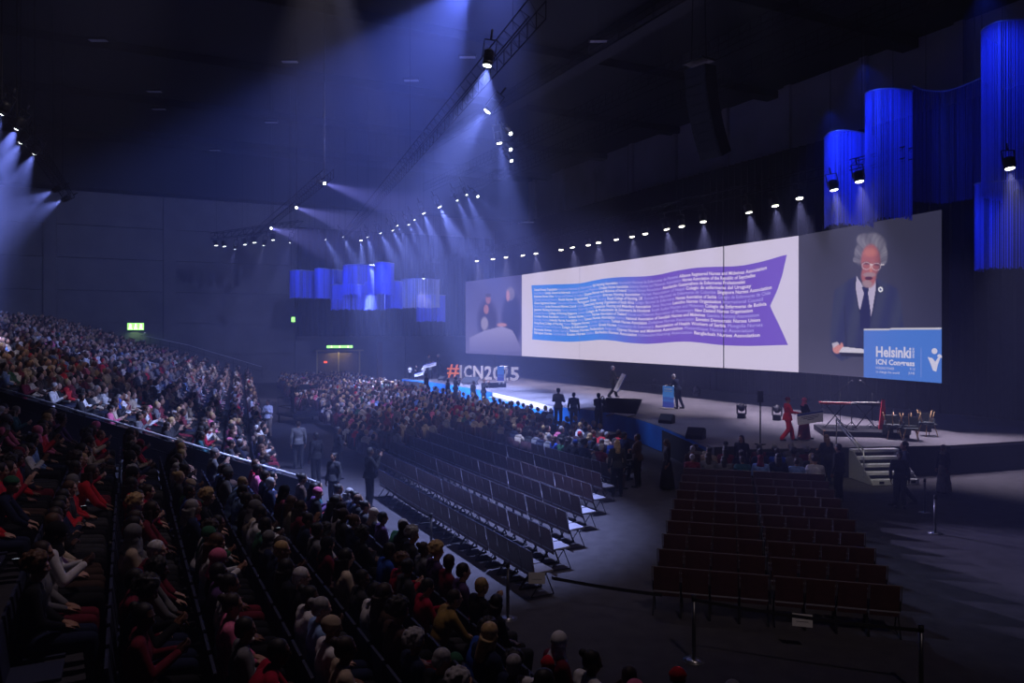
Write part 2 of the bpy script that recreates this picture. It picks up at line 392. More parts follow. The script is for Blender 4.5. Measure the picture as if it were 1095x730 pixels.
# pictures on the two side panels, painted cell by cell like the LEDs they are
def inpoly(x, y, P):
    c = False; n = len(P)
    for i in range(n):
        x0, y0 = P[i]; x1, y1 = P[i-1]
        if (y0 > y) != (y1 > y) and x < (x1-x0)*(y-y0)/(y1-y0)+x0: c = not c
    return c
def soft(x, y, cx, cy, rx, ry, s=.25):
    d = sqrt(((x-cx)/rx)**2+((y-cy)/ry)**2); return min(1, max(0, (1-d)/s+.5))
def mix(a, b_, t): return [a[i]*(1-t)+b_[i]*t for i in range(3)]
def pic_right(px, py):
    x, y = (px-830)/.3152, (py-200)/.3152
    c = [50+10*(1-(x-77)/486), 50+8*(1-(x-77)/486), 78]
    c = mix(c, (88, 84, 112), min(1, max(0, (y-480)/160))*.6*(1 if x < 300 else 0))
    suit = [(198, 350), (235, 322), (272, 300), (300, 330), (335, 308), (375, 325), (412, 345), (425, 400), (432, 482), (300, 484), (298, 560), (222, 590), (186, 560), (183, 500), (190, 420)]
    if inpoly(x, y, suit):
        c = [44+6*sin(x*.09+y*.02), 48+6*sin(x*.09+y*.02), 84]
        if abs(x-(228+(y-340)*.05)) < 3 and y > 400: c = [34, 36, 66]
        if inpoly(x, y, [(262, 318), (276, 308), (288, 400), (300, 470), (280, 420)]) or inpoly(x, y, [(335, 310), (347, 330), (335, 400), (316, 478), (328, 400)]): c = [30, 33, 62]
    if inpoly(x, y, [(272, 300), (300, 345), (336, 308), (338, 345), (326, 420), (316, 455), (296, 455), (280, 405), (270, 345)]): c = [176, 166, 200]
    if inpoly(x, y, [(290, 340), (303, 334), (314, 340), (312, 362), (320, 420), (318, 482), (284, 482), (284, 420), (298, 360)]): c = [26, 28, 74]
    hair = max(soft(x, y, 328, 197, 44, 42), soft(x, y, 362, 230, 16, 36), soft(x, y, 283, 228, 18, 36), soft(x, y, 270, 246, 10, 11), soft(x, y, 300, 180, 28, 24))
    hd = hypot(x-318, y-262)/90
    st = 7*sin(atan2(y-262, x-318)*34+sin(y*.11)*1.5)+10*sin(atan2(y-262, x-318)*11+hd*4)+14*(1-abs(hd-.8)*2)
    c = mix(c, (96+st, 92+st, 112+st), hair)
    skin = (158, 90, 98)
    fc = max(soft(x, y, 321, 250, 33, 56, .22), soft(x, y, 314, 300, 26, 40, .25))
    sk = mix(skin, (118, 70, 84), min(1, max(0, (x-330)/22))*.8); sk = mix(sk, (190, 116, 112), soft(x, y, 318, 222, 22, 14, .8)*.7)
    c = mix(c, sk, fc)
    c = mix(c, (70, 42, 60), soft(x, y, 306, 258, 12, 5, .8)*.6); c = mix(c, (70, 42, 60), soft(x, y, 343, 262, 10, 5, .8)*.6)
    c = mix(c, (205, 132, 120), soft(x, y, 321, 275, 5, 17, .6)*.6)
    for gx, gy, rx in ((306, 267, 15), (340, 270, 15)):
        d = sqrt(((x-gx)/rx)**2+((y-gy)/12)**2)
        if .9 < d < 1.08: c = mix(c, [200, 186, 206], .75)
    if abs(y-263) < 2.5 and (319 < x < 326 or 355 < x < 366): c = [200, 190, 206]
    c = mix(c, (150, 128, 142), max(soft(x, y, 316, 297, 22, 8, .4), soft(x, y, 308, 328, 17, 13, .4))*.85)
    c = mix(c, (78, 28, 48), soft(x, y, 314, 309, 13, 6, .3))
    d = sqrt(((x-354)/8)**2+((y-347)/9)**2)
    if d < 1: c = [222, 220, 235] if d > .45 else [60, 70, 130]
    c = mix(c, (196, 128, 130), max(soft(x, y, 206, 548, 15, 17, .3), soft(x, y, 222, 541, 6, 14, .4)))
    c = mix(c, (186, 178, 202), .9 if inpoly(x, y, [(188, 530), (208, 524), (214, 532), (194, 546)]) else 0)
    if inpoly(x, y, [(226, 541), (262, 545), (297, 549), (297, 562), (212, 560)]): c = [198, 192, 216]
    if inpoly(x, y, [(216, 562), (297, 563), (297, 576), (222, 574)]): c = [26, 24, 40]
    if x > 298 and y > 486-(x-298)*.016: c = [78+8*sin(x*.01), 116, 208]
    elif x > 296 and y > 480-(x-298)*.016: c = [188, 186, 206]
    return c
def pic_left(px, py):
    x, y = (px-280)/.3014, (py-180)/.3014
    t = min(1, max(0, (y-400)/240)); c = mix((74, 72, 128), (96, 90, 140), t)
    c = mix(c, (38, 36, 78), soft(x, y, 885, 540, 34, 100, .35)); c = mix(c, (50, 44, 84), soft(x, y, 800, 540, 34, 70, .4))
    c = mix(c, (130, 118, 150), soft(x, y, 882, 445, 15, 24, .3)*.8); c = mix(c, (176, 122, 134), soft(x, y, 873, 452, 6, 20, .4))
    c = mix(c, (150, 98, 116), soft(x, y, 803, 464, 9, 17, .3)); c = mix(c, (60, 50, 80), soft(x, y, 803, 450, 10, 7, .3))
    c = mix(c, (160, 106, 118), soft(x, y, 796, 500, 9, 17, .3)); c = mix(c, (182, 168, 200), soft(x, y, 790, 550, 13, 24, .3)*.7)
    c = mix(c, (180, 126, 138), soft(x, y, 852, 555, 18, 7, .4))
    if inpoly(x, y, [(738, 600), (790, 575), (850, 560), (890, 575), (925, 650), (738, 650)]): c = mix((142, 134, 184), (104, 98, 150), min(1, max(0, (y-575)/75)))
    return c
def picture(i, pic, nx, ny, nm):
    a, c, d, n = panel_frame(i); b = MB(); cl = b.bm.loops.layers.float_color.new('picture'); L = (c-a).length
    G = []
    for j in range(ny+1):
        r = []
        for k in range(nx+1):
            p = a+d*(L*k/nx)+n*.004; z = ZT+(ZB-ZT)*j/ny; px = CX+F*p.x/p.y; py = HY+F*(H-z)/p.y
            r.append((b.bm.verts.new((p.x, p.y, z)), (*srgb(*[max(0, min(255, q)) for q in pic(px, py)]), 1)))
        G.append(r)
    for j in range(ny):
        for k in range(nx):
            q = [G[j][k], G[j][k+1], G[j+1][k+1], G[j+1][k]]
            f = b.bm.faces.new([v for v, _ in q])
            for lp, (_, cc) in zip(f.loops, q): lp[cl] = cc
    par = [o for o in scr.children if o.name.startswith('side_panel')][0 if i == 0 else 1]
    return sbuild(b, nm, emis_attr(nm+' light', 1.0), par)
picture(0, pic_left, 70, 80, 'camera_picture'); picture(2, pic_right, 230, 270, 'camera_picture')
a3, c3, d3, n3 = panel_frame(2)
side2 = [o for o in scr.children if o.name.startswith('side_panel')][1]
def on_side(px, py, e=.02): return onplane(px, py, a3+n3*e, n3)
def zq(x, y): return 830+x*.3152, 200+y*.3152
M_pod = emis('screen podium lettering', srgb(200, 196, 228), 1)
def text_side(B, txt, x0, y0, x1, hgt, bold=.0):
    vs, ps = text_mesh(txt, 1.0, bold); mx = max(v.x for v in vs)
    pa, pb = on_side(*zq(x0, y0)), on_side(*zq(x1, y0)); hz = (on_side(*zq(x0, y0-hgt)).z-pa.z)
    vv = []
    for v in vs:
        p = pa+(pb-pa)*(v.x/mx); vv.append(B.bm.verts.new((p.x, p.y, pa.z+v.y/.7*hz)))
    for q in ps:
        try: B.bm.faces.new([vv[i] for i in q])
        except ValueError: pass
B = MB()
text_side(B, 'Helsinki', 337, 574, 458, 34, .03); text_side(B, 'ICN Congress', 338, 600, 470, 17, .035)
text_side(B, 'NURSING POWER', 338, 616, 400, 8); text_side(B, 'to change the world', 338, 629, 418, 8)
text_side(B, '9-13', 453, 620, 470, 8); text_side(B, 'JUNE', 449, 634, 470, 8)
for k, ch in enumerate('2025'):
    text_side(B, ch, 461, 552+k*9, 469, 7, .02)
sbuild(B, 'lettering', M_pod, side2)
B = MB(); B.poly([on_side(*zq(490.5, 545)), on_side(*zq(492.5, 545)), on_side(*zq(492.5, 645)), on_side(*zq(490.5, 645))])
sbuild(B, 'divider_line', emis('screen divider', srgb(120, 140, 220), 1), side2)
B = MB()
def disc(cx, cy, r, n=20): B.poly([on_side(*zq(cx+r*cos(2*pi*i/n), cy+r*sin(2*pi*i/n))) for i in range(n)])
disc(537, 556, 10)
B.poly([on_side(*zq(x, y)) for x, y in ((514, 576), (530, 580), (540, 592), (549, 578), (560, 570), (548, 604), (543, 626), (532, 622), (524, 600))])
B.poly([on_side(*zq(x, y)) for x, y in ((546, 575), (548, 568), (555, 566), (562, 572), (562, 580), (555, 576))])
sbuild(B, 'logo_figure', M_pod, side2)
tag(scr, 'very wide toed-in video screen showing a blue and purple ribbon of names', 'screen')
# ---------------------------------------------------------------- stage
SZ = 1.05
M_stage = mat('stage deck', (.12, .11, .125), .75, noise=.12, nscale=1.2)
M_fascia = bpy.data.materials.new('blue printed fascia'); M_fascia.use_nodes = True
nt = M_fascia.node_tree; bs = nt.nodes['Principled BSDF']; bs.inputs['Roughness'].default_value = .6
tc = nt.nodes.new('ShaderNodeTexCoord'); nz = nt.nodes.new('ShaderNodeTexVoronoi'); nz.inputs['Scale'].default_value = .9
r_ = nt.nodes.new('ShaderNodeValToRGB'); r_.color_ramp.elements[0].color = (.012, .10, .42, 1); r_.color_ramp.elements[1].color = (.02, .26, .8, 1)
nt.links.new(tc.outputs['Object'], nz.inputs['Vector']); nt.links.new(nz.outputs['Distance'], r_.inputs['Fac']); nt.links.new(r_.outputs['Color'], bs.inputs['Base Color'])
edge_px = [(430, 405), (452, 407), (480, 411), (505, 415), (527, 419.5), (592, 434.5), (622, 437), (646, 440), (680, 447), (710, 457), (736, 468), (757, 479)]
E = [onz(x, y, SZ) for x, y in edge_px]
E2 = [onz(780, 480.5, SZ), onz(904, 478, SZ), onz(1016, 476, SZ)]
back = [E2[-1]+V*14+Vector((0, 0, 0)), ]
outline = E+E2
q = outline[-1]; tq = q.dot(U); far_t = E[0].dot(U)
bk = [hall(tq-1.5, 35.6, SZ), hall(far_t+9, 35.6, SZ), hall(far_t+9, E[0].dot(V)+6, SZ)]
outline = [Vector((p.x, p.y, 0)) for p in outline+bk]
b = MB(); b.prism([(p.x, p.y, SZ-.12) for p in outline], (0, 0, .12))
stage = b.build('stage', M_stage); tag(stage, 'large low grey stage in front of the wide screen', 'stage')
inn = [Vector((p.x, p.y, 0)) for p in outline]; cen = sum(inn, Vector())/len(inn)
inn = [p+(cen-p).normalized()*.25 for p in inn]
b = MB(); b.prism([(p.x, p.y, 0.0) for p in inn], (0, 0, SZ-.125)); b.build('substructure', M_black, stage)
def fascia(pts, m, nm, z0=0.02, z1=SZ-.02, out=.02):
    b = MB()
    for p, q in zip(pts[:-1], pts[1:]):
        n = Vector(((q-p).y, -(q-p).x, 0)).normalized()
        if n.dot(-p) < 0: n = -n
        b.prism([(*(p+n*out).xy, z0), (*(q+n*out).xy, z0), (*(q+n*(out-.05)).xy, z0), (*(p+n*(out-.05)).xy, z0)], (0, 0, z1-z0))
    return b.build(nm, m, stage)
fascia(E[:5], M_fascia, 'blue_fascia'); fascia(E[5:], M_fascia, 'blue_fascia'); fascia([E[-1]]+E2, M_black, 'black_fascia')
# broad lit steps down to the audience
A0, A1 = E[4], E[5]; sd = (A1-A0).normalized(); sn = Vector((sd.y, -sd.x, 0)); sn = sn if sn.dot(-A0) > 0 else -sn
st = empty('broad_stage_steps', (*((A0+A1)/2).xy, 0)); Ls = (A1-A0).length
RS = Matrix(((sd.x, sn.x, 0), (sd.y, sn.y, 0), (0, 0, 1)))
M_stepw = mat('white lit riser', (.8, .8, .85), .5, emit=.22, ecol=(.8, .78, .95)); M_stepb = mat('blue lit riser', (.02, .2, .7), .5, emit=.8, ecol=(.015, .2, .75))
M_tread = mat('grey tread', (.16, .16, .19), .7, noise=.2)
for k in range(4):
    z1 = SZ-.26*k; z0 = z1-.26; dep = .42*k
    MB().box(sn*(dep+.012)+Vector((0, 0, (z0+z1)/2)), (Ls, .04, .25), RS).build('riser', M_stepw if k % 2 == 0 else M_stepb, st)
    if k < 3: MB().box(sn*(dep+.22)+Vector((0, 0, z0-.03)), (Ls, .42, .06), RS).build('tread', M_tread, st)
MB().box(sn*.55+Vector((0, 0, .12)), (Ls-.1, .9, .2), RS).build('base', M_black, st)
tag(st, 'broad white and blue lit steps at the middle of the stage edge', 'steps')
# small stairs at the near end
P = onz(932, 477.7, SZ); ex = (E2[1]-E2[2]).normalized()*-1; ey = Vector((ex.y, -ex.x, 0)); ey = ey if ey.dot(-P) > 0 else -ey
stair = empty('portable_stairs', (P.x, P.y, 0)); RT = Matrix(((ex.x, ey.x, 0), (ex.y, ey.y, 0), (0, 0, 1)))
M_pt = mat('light grey stair tread', (.8, .8, .82), .6, noise=.08); M_pr = mat('grey stair side', (.32, .32, .34), .6)
n = 5
for k in range(n):
    z = SZ*(n-k)/(n)-.03; 
    MB().box(ey*(.14+.27*k)+Vector((0, 0, z-.055)), (1.65, .28, .095), RT, bev=.01).build('tread', M_pt, stair)
    MB().box(ey*(.27*k+.03)+Vector((0, 0, z-.15)), (1.6, .02, .2), RT).build('riser', M_pr, stair)
for s in (-1, 1):
    pts = [ex*s*.8+Vector((0, 0, .02))]+[ex*s*.8+ey*(.27*n)+Vector((0, 0, .02))]+[ex*s*.8+ey*(.27*(k+1))+Vector((0, 0, SZ*(n-k)/n-.1)) for k in range(n-1, -1, -1)]+[ex*s*.8+Vector((0, 0, SZ-.1))]
    MB().prism(pts, ex*s*.03).build('stringer', M_pr, stair)
MB().box(ey*(.27*n+.02)+Vector((0, 0, .1)), (1.6, .03, .16), RT).build('kick_panel', M_pt, stair)
for s in (-.5, .1, .6): MB().box(ey*(.27*n+.04)+ex*s+Vector((0, 0, .1)), (.16, .01, .08), RT).build('slot', M_black, stair)
h0, h1 = -ex*.86-ey*.75+Vector((0, 0, SZ+.9)), -ex*.86+ey*.95+Vector((0, 0, 1.1))
b = MB(); b.path([h0-Vector((0, 0, .12)), h0, h1, h1-Vector((0, 0, .14)), h0-Vector((0, 0, .12))], .022)
b.tube(h0, h0-Vector((0, 0, .9)), .022); b.tube(h1, h1-Vector((0, 0, .85)), .022)
b.build('handrail', mat('brushed steel', (.7, .7, .72), .3, .9), stair)
tag(stair, 'light grey portable stairs leading up to the stage beside the drum riser', 'stairs')

# giant letters
M_let = mat('glowing white letter shell', (.8, .78, .8), .5, emit=.22, ecol=(.85, .78, .95)); M_org = mat('orange letter shell', (.9, .22, .05), .5); M_orf = mat('orange letter face', (.95, .25, .04), .5, emit=.5, ecol=(1, .2, .02))  # glow added to the letter faces, standing in for lamp light
def big_letter(ch, px0, px1, pyb, hm, m, label, face=None):
    a, c = onz(px0, pyb, SZ), onz(px1, pyb+.3, SZ); vs, ps = text_mesh(ch, 1.0, .012 if ch == '#' else .03)
    mx = max(v.x for v in vs); mn = min(v.x for v in vs); my = max(v.y for v in vs); ny = min(v.y for v in vs)
    d = (c-a).normalized(); n = Vector((d.y, -d.x, 0)); n = n if n.dot(-a) > 0 else -n
    W = (c-a).length; b = MB(); N = len(vs)
    def P(v, e): 
        p = d*((v.x-mn)/(mx-mn)*W)+n*e; return (p.x, p.y, (v.y-ny)/(my-ny)*hm)
    f = [b.bm.verts.new(P(v, .0)) for v in vs]; r = [b.bm.verts.new(P(v, -.22)) for v in vs]
    cnt = {}
    for q in ps:
        for i in range(len(q)):
            e = (q[i], q[(i+1) % len(q)]); cnt[frozenset(e)] = cnt.get(frozenset(e), []) + [e]
        b.bm.faces.new([f[i] for i in q]); b.bm.faces.new([r[i] for i in q][::-1])
    for k, e in cnt.items():
        if len(e) == 1: i, j = e[0]; b.bm.faces.new((f[j], f[i], r[i], r[j])).material_index = 1
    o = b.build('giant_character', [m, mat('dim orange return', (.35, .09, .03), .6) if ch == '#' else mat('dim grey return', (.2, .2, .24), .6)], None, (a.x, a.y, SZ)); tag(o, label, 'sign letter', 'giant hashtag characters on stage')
big_letter('#', 478, 491, 403.5, 1.15, M_orf, 'giant orange hashtag symbol standing on the stage')
for ch, x0, x1, y, nm in (('I', 491.5, 494, 404, 'giant white letter I standing beside the orange hashtag'), ('C', 496, 504.5, 404.3, 'giant white letter C standing between I and N'), ('N', 506, 516.5, 405, 'giant white letter N standing on the stage'),
        ('2', 518, 526, 405.5, 'giant white digit 2 standing beside the letter N'), ('0', 527, 535.5, 406, 'giant white digit 0 standing beside the small blue podium'), ('2', 536, 543.5, 406.5, 'giant white digit 2 half hidden by the small blue podium'), ('5', 545.5, 555, 407, 'giant white digit 5 at the end of the sign')):
    big_letter(ch, x0, x1, y, 1.12, M_let, nm)

# podiums
def podium(px, py, label, s=1.0, faceyaw=0, txt=True, group=None):
    p = onz(px, py, SZ); root = empty('podium', p, faceyaw)
    M_pb = bpy.data.materials.get('podium print')
    if not M_pb:
        M_pb = mat('podium print', (.1, .3, .7), .5); nt = M_pb.node_tree; bs = nt.nodes['Principled BSDF']
        tc = nt.nodes.new('ShaderNodeTexCoord'); sx = nt.nodes.new('ShaderNodeSeparateXYZ'); w_ = nt.nodes.new('ShaderNodeTexWave'); w_.inputs['Scale'].default_value = 1.2; w_.inputs['Distortion'].default_value = 3; w_.bands_direction = 'Z'
        mm = nt.nodes.new('ShaderNodeValToRGB'); mm.color_ramp.elements[0].position = .35; mm.color_ramp.elements[0].color = (.05, .08, .5, 1); mm.color_ramp.elements[1].position = .7; mm.color_ramp.elements[1].color = (.07, .27, .8, 1)
        nt.links.new(tc.outputs['Generated'], sx.inputs[0]); 
        ad = nt.nodes.new('ShaderNodeMath'); ad.operation = 'MULTIPLY_ADD'; ad.inputs[1].default_value = .25
        nt.links.new(tc.outputs['Object'], w_.inputs['Vector']); nt.links.new(w_.outputs['Fac'], ad.inputs[0]); nt.links.new(sx.outputs['Z'], ad.inputs[2]); nt.links.new(ad.outputs[0], mm.inputs['Fac'])
        nt.links.new(mm.outputs[0], bs.inputs['Base Color'])
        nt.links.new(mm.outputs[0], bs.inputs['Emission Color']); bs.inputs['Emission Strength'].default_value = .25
    M_pw = mat('white podium', (.75, .75, .78), .4)
    MB().box((0, -.2, .62*s), (.62*s, .05, 1.1*s), bev=.01).build('front_panel', M_pb, root)
    MB().box((0, .08, 1.14*s), (.7*s, .5, .04), Matrix.Rotation(.18, 3, 'X'), bev=.01).build('desk_top', M_pw, root)
    MB().box((0, .1, .55*s), (.5*s, .35, .03)).build('shelf', M_pw, root)
    for sx_ in (-1, 1): MB().box((sx_*.26*s, .1, .56*s), (.03, .05, 1.12*s)).build('upright', M_pw, root)
    MB().box((0, .05, .02), (.7*s, .6, .04), bev=.01).build('base_plate', M_pw, root)
    b = MB(); b.path([(.1, .05, 1.16*s), (.12, -.02, 1.35*s), (.06, .12, 1.48*s)], .008); b.ball((.06, .12, 1.49*s), (.018, .018, .03)); b.build('microphone', M_steel, root)
    if txt:
        for tx, z, sz in (('Helsinki', .98, .13), ('ICN Congress', .88, .075)):
            vs, ps = text_mesh(tx, sz, .003); b = MB(); mx = max(v.x for v in vs)
            vv = [b.bm.verts.new((v.x-mx/2, -.23, z+v.y)) for v in vs]
            for q in ps: b.bm.faces.new([vv[i] for i in q])
            b.build('lettering', M_pw, root)
    tag(root, label, 'podium', group); return root
podium(716.5, 436.5, 'blue-fronted podium with a speaker reading behind it', 1.0, math.radians(-38), group=None)
podium(537, 408, 'small blue-fronted podium before the giant digits', 1.05, math.radians(-38), txt=False)
def micstand(px, py, z, h, label, nm='microphone_stand'):
    p = onz(px, py, z); root = empty(nm, p)
    MB().tube((0, 0, 0), (0, 0, .03), .15, seg=16).build('base', M_steel, root)
    MB().tube((0, 0, .03), (0, 0, h), .012).build('pole', M_steel, root)
    MB().tube((-.3, 0, h), (.25, 0, h+.03), .01).build('boom', M_steel, root)
    tag(root, label, 'stand')
micstand(541.5, 409, SZ, 1.0, 'thin black microphone stand beside the small blue podium')

# wedge monitors, tilted prompter, stacks
def wedge(px, py, label, s=1.0):
    p = onz(px, py, SZ); root = empty('wedge_monitor', p, math.radians(150))
    pr = [(-.3*s, -.25*s, 0), (-.3*s, .25*s, 0), (-.3*s, .25*s, .12*s), (-.3*s, -.05*s, .38*s), (-.3*s, -.25*s, .3*s)]
    MB().prism(pr, (.6*s, 0, 0)).build('cabinet', M_steel, root)
    q = Vector((0, .3, -.26)).normalized(); b = MB()
    b.prism([(-.27*s, .24*s, .14*s), (.27*s, .24*s, .14*s), (.27*s, -.04*s, .385*s), (-.27*s, -.04*s, .385*s)], (0, .008, .008)); b.build('grille', mat('speaker grille', (.04, .04, .045), .8), root)
    tag(root, label, 'speaker', 'wedge monitors along the stage edge')
wedge(713, 452, 'black wedge monitor on the stage edge closer to the podium'); wedge(744, 468.5, 'black wedge monitor on the stage edge above the blue fascia corner', 1.05)
wedge(536, 414, 'small black wedge monitor at the top of the broad lit steps', .9); wedge(473, 406.5, 'small black wedge monitor before the giant orange hashtag', .9)
def prompter(px, py, label, s=1.0, yaw=0):
    p = onz(px, py, SZ); root = empty('floor_monitor', p, yaw)
    R_ = Matrix.Rotation(-.95, 3, 'X')
    MB().box((0, 0, .62*s), (2.3*s, .09, 1.25*s), R_, bev=.015).build('display', M_steel, root)
    MB().box(Vector((0, .05, .65*s)), (2.2*s, .02, 1.15*s), R_).build('display_face', mat('dim display', (.02, .02, .03), .2), root)
    for sx_ in (-1, 1):
        b = MB(); b.path([(sx_*.7*s, -.5, .03), (sx_*.7*s, .5, .03), (sx_*.7*s, .15, .55*s)], .03); b.build('stand_leg', M_steel, root)
    tag(root, label, 'monitor')
prompter(664, 444.5, 'large tilted black confidence monitor facing the podium speaker', .78, math.radians(-28))
prompter(503, 411, 'tilted black confidence monitor below the giant white letters', .55, math.radians(-28))
def speaker_box(p, size, label, yaw=0, group=None):
    root = empty('loudspeaker', p, yaw); MB().box((0, 0, size[2]/2), size, bev=.02).build('cabinet', M_steel, root)
    MB().box((0, -size[1]/2-.008, size[2]/2), (size[0]*.9, .012, size[2]*.92)).build('grille', mat('speaker grille', (.04, .04, .045), .8), root)
    tag(root, label, 'speaker', group)
speaker_box(onz(771, 517.7, 0), (.72, .55, 1.28), 'black loudspeaker cabinet on the floor against the stage front', math.radians(10))
# floor box tall pole with a small column speaker
p = onz(813, 484, SZ-.3); root = empty('pole_speaker', (p.x, p.y, SZ))
MB().tube((0, 0, 0), (0, 0, .03), .2, seg=18).build('base', M_steel, root); MB().tube((0, 0, .03), (0, 0, 1.5), .025).build('pole', M_steel, root)
MB().box((0, 0, 1.68), (.16, .18, .4), bev=.01).build('cabinet', M_steel, root)
tag(root, 'slim black speaker on a pole at the stage front', 'speaker')

# band riser and instruments
pr = onz(919, 458, SZ+.2); yw = math.radians(-12); riser = empty('drum_riser', (pr.x, pr.y, SZ), yw)
MB().box((0, 0, .1), (3.0, 2.2, .2), bev=.01).build('deck', M_steel, riser)
for s in (-1, 1): MB().box((s*1.46, -1.0, .1), (.08, .08, .22)).build('corner_block', mat('orange corner', (.6, .25, .05), .5), riser)
tag(riser, 'low black riser carrying the keyboards', 'platform')
Rz = Matrix.Rotation(yw, 3, 'Z')
def rp(x, y, z=.2): return Vector((pr.x, pr.y, SZ))+Rz @ Vector((x, y, z))
def keyboard(x, y, m, label, rot=0, z=.95):
    root = empty('keyboard', rp(x, y), yw+rot)
    MB().box((0, 0, z), (1.15, .32, .09), bev=.015).build('body', m, root)
    b = MB(); 
    for i in range(18): b.box((-.5+i*.058, -.06, z+.05), (.05, .15, .012))
    b.build('white_keys', mat('ivory keys', (.7, .7, .68), .4), root)
    b = MB(); b.tube((-.35, 0, 0.03), (.35, 0, z-.05), .018); b.tube((.35, 0, 0.03), (-.35, 0, z-.05), .018); b.tube((-.4, -.18, .02), (-.4, .18, .02), .018); b.tube((.4, -.18, .02), (.4, .18, .02), .018)
    b.build('cross_stand', M_steel, root); tag(root, label, 'keyboard')
M_red = mat('red lacquer', (.6, .03, .04), .35)
keyboard(-.85, .2, M_red, 'red keyboard on a crossed stand on the riser')
keyboard(.3, .35, M_steel, 'black keyboard beside the upright red panel', .1)
root = empty('red_guitar_case', rp(.78, -.2), yw); MB().prism([(-.12, 0, 0), (.14, 0, 0), (.1, .02, 1.15), (.0, .02, 1.15)], (0, .12, 0)).build('shell', mat('glossy red shell', (.7, .03, .06), .4), root)
MB().box((.03, .07, 1.17), (.1, .1, .05)).build('top_cap', M_steel, root); tag(root, 'tall tapering red panel standing on the riser', 'panel')
for x, y, a, lb in ((-.6, .5, .3, 'tall boom microphone over the red keyboard'), (.6, .6, -.3, 'tall boom microphone over the black keyboard')):
    root = empty('boom_stand', rp(x, y), yw); b = MB(); 
    for k in range(3): b.tube((0, 0, .18), (.3*cos(k*2.1), .3*sin(k*2.1), 0.01), .01)
    b.build('tripod', M_steel, root); MB().tube((0, 0, .15), (0, 0, 1.35), .012).build('pole', M_steel, root)
    MB().tube((-a*.8, 0, 1.2), (a*1.4, 0, 1.85), .01).build('boom', M_steel, root); MB().tube((a*1.4, 0, 1.85), (a*1.55, 0, 1.8), .025).build('microphone', M_alu, root)
    tag(root, lb, 'microphone stand')
root = empty('cymbal_stand', rp(-.35, -.3), yw); b = MB()
for k in range(3): b.tube((0, 0, .3), (.28*cos(k*2.1+.5), .28*sin(k*2.1+.5), 0.01), .014)
b.build('tripod', M_alu, root); MB().tube((0, 0, .2), (0, 0, 1.0), .016).build('pole', M_alu, root); MB().tube((0, 0, 1.0), (0, 0, 1.03), .2, .02, 20).build('dish', M_alu, root)
tag(root, 'chrome cymbal stand on the riser', 'stand')
root = empty('amplifier', rp(1.15, .1), yw); MB().box((0, 0, .28), (.5, .3, .5), bev=.02).build('cabinet', mat('grey amplifier', (.2, .2, .22), .6), root); MB().box((0, -.155, .4), (.44, .01, .2)).build('control_panel', M_alu, root)
tag(root, 'small grey amplifier beside the red panel', 'amplifier')
# floor spotlights standing along the back of the stage
for i, (x, y) in enumerate(((793, 447), (831, 449), (883.5, 442), (745, 424), (700, 415))):
    p = onz(x, y, SZ); root = empty('floor_spotlight', p, math.radians(-30))
    MB().box((0, 0, .12), (.34, .3, .24), bev=.03).build('base', M_steel, root); b = MB()
    for s in (-1, 1): b.box((s*.2, 0, .4), (.04, .12, .4))
    b.build('yoke', M_steel, root); b = MB(); b.ball((0, 0, .5), (.17, .17, .19)); b.tube((0, 0, .5), (0, -.24, .54), .16, .13, 16); b.build('head', M_steel, root)
    MB().tube((0, -.24, .54), (0, -.25, .542), .11, seg=16).build('lens', mat('glass lens', (.08, .08, .10), .1, 0), root)
    tag(root, ['moving spotlight on the stage floor behind the pole speaker', 'moving spotlight on the stage floor behind the red-suited man', 'moving spotlight on the stage floor beside the drum riser', 'moving spotlight on the stage floor behind the podium speaker', 'moving spotlight on the stage floor below the ribbon'][i], 'spotlight', 'moving spotlights along the back of the stage')
# shell chairs heaped on stage
M_sh = mat('dark grey shell', (.07, .08, .085), .5); M_oak = mat('oak leg', (.6, .36, .16), .5, noise=.15, nscale=20)
def shell_chair():
    root = empty('shell_chair')
    b = MB(); b.box((0, 0, .45), (.5, .46, .035), bev=.012); b.box((0, -.24, .66), (.5, .03, .38), Matrix.Rotation(.2, 3, 'X'), bev=.012)
    for s in (-1, 1): b.box((s*.25, -.08, .56), (.025, .32, .2), bev=.008)
    b.build('shell', M_sh, root)
    for sx_ in (-1, 1):
        for sy in (-1, 1): MB().tube((sx_*.16, sy*.15, .44), (sx_*.25, sy*.24, 0), .02, .013, 8).build('leg', M_oak, root)
    return root
proto = shell_chair(); first = True
for px, py, zz, rx, rz, lb in ((955, 469, 0, 0, 2.9, 'grey shell chair with oak legs standing closest to the drum riser'), (974, 471, 0, 0, 2.6, 'grey shell chair with oak legs standing closest to the stage edge'), (992, 466, 0, 0, 3.3, 'grey shell chair with oak legs at the dark end of the group'),
        (955, 464, .97, pi, .3, 'upturned grey shell chair stacked legs-up by the drum riser'), (973, 465, .97, pi, .2, 'upturned grey shell chair stacked legs-up closest to the stage edge'), (990, 461, .97, pi, -.3, 'upturned grey shell chair stacked legs-up at the dark end')):
    c = proto if first else copy_tree(proto); first = False
    p = onz(px, py if not rx else py+6, SZ); c.location = (p.x, p.y, SZ+zz); c.rotation_euler = (rx, 0, rz)
    if rx: q = onz(px, py+5, SZ); c.location = (q.x, q.y, SZ+zz)
    tag(c, lb, 'chair', 'shell chairs with oak legs piled on stage')
# ---------------------------------------------------------------- flown lamps
ZA = 10.9
def pz(px, py, z): return onz(px, py, z)
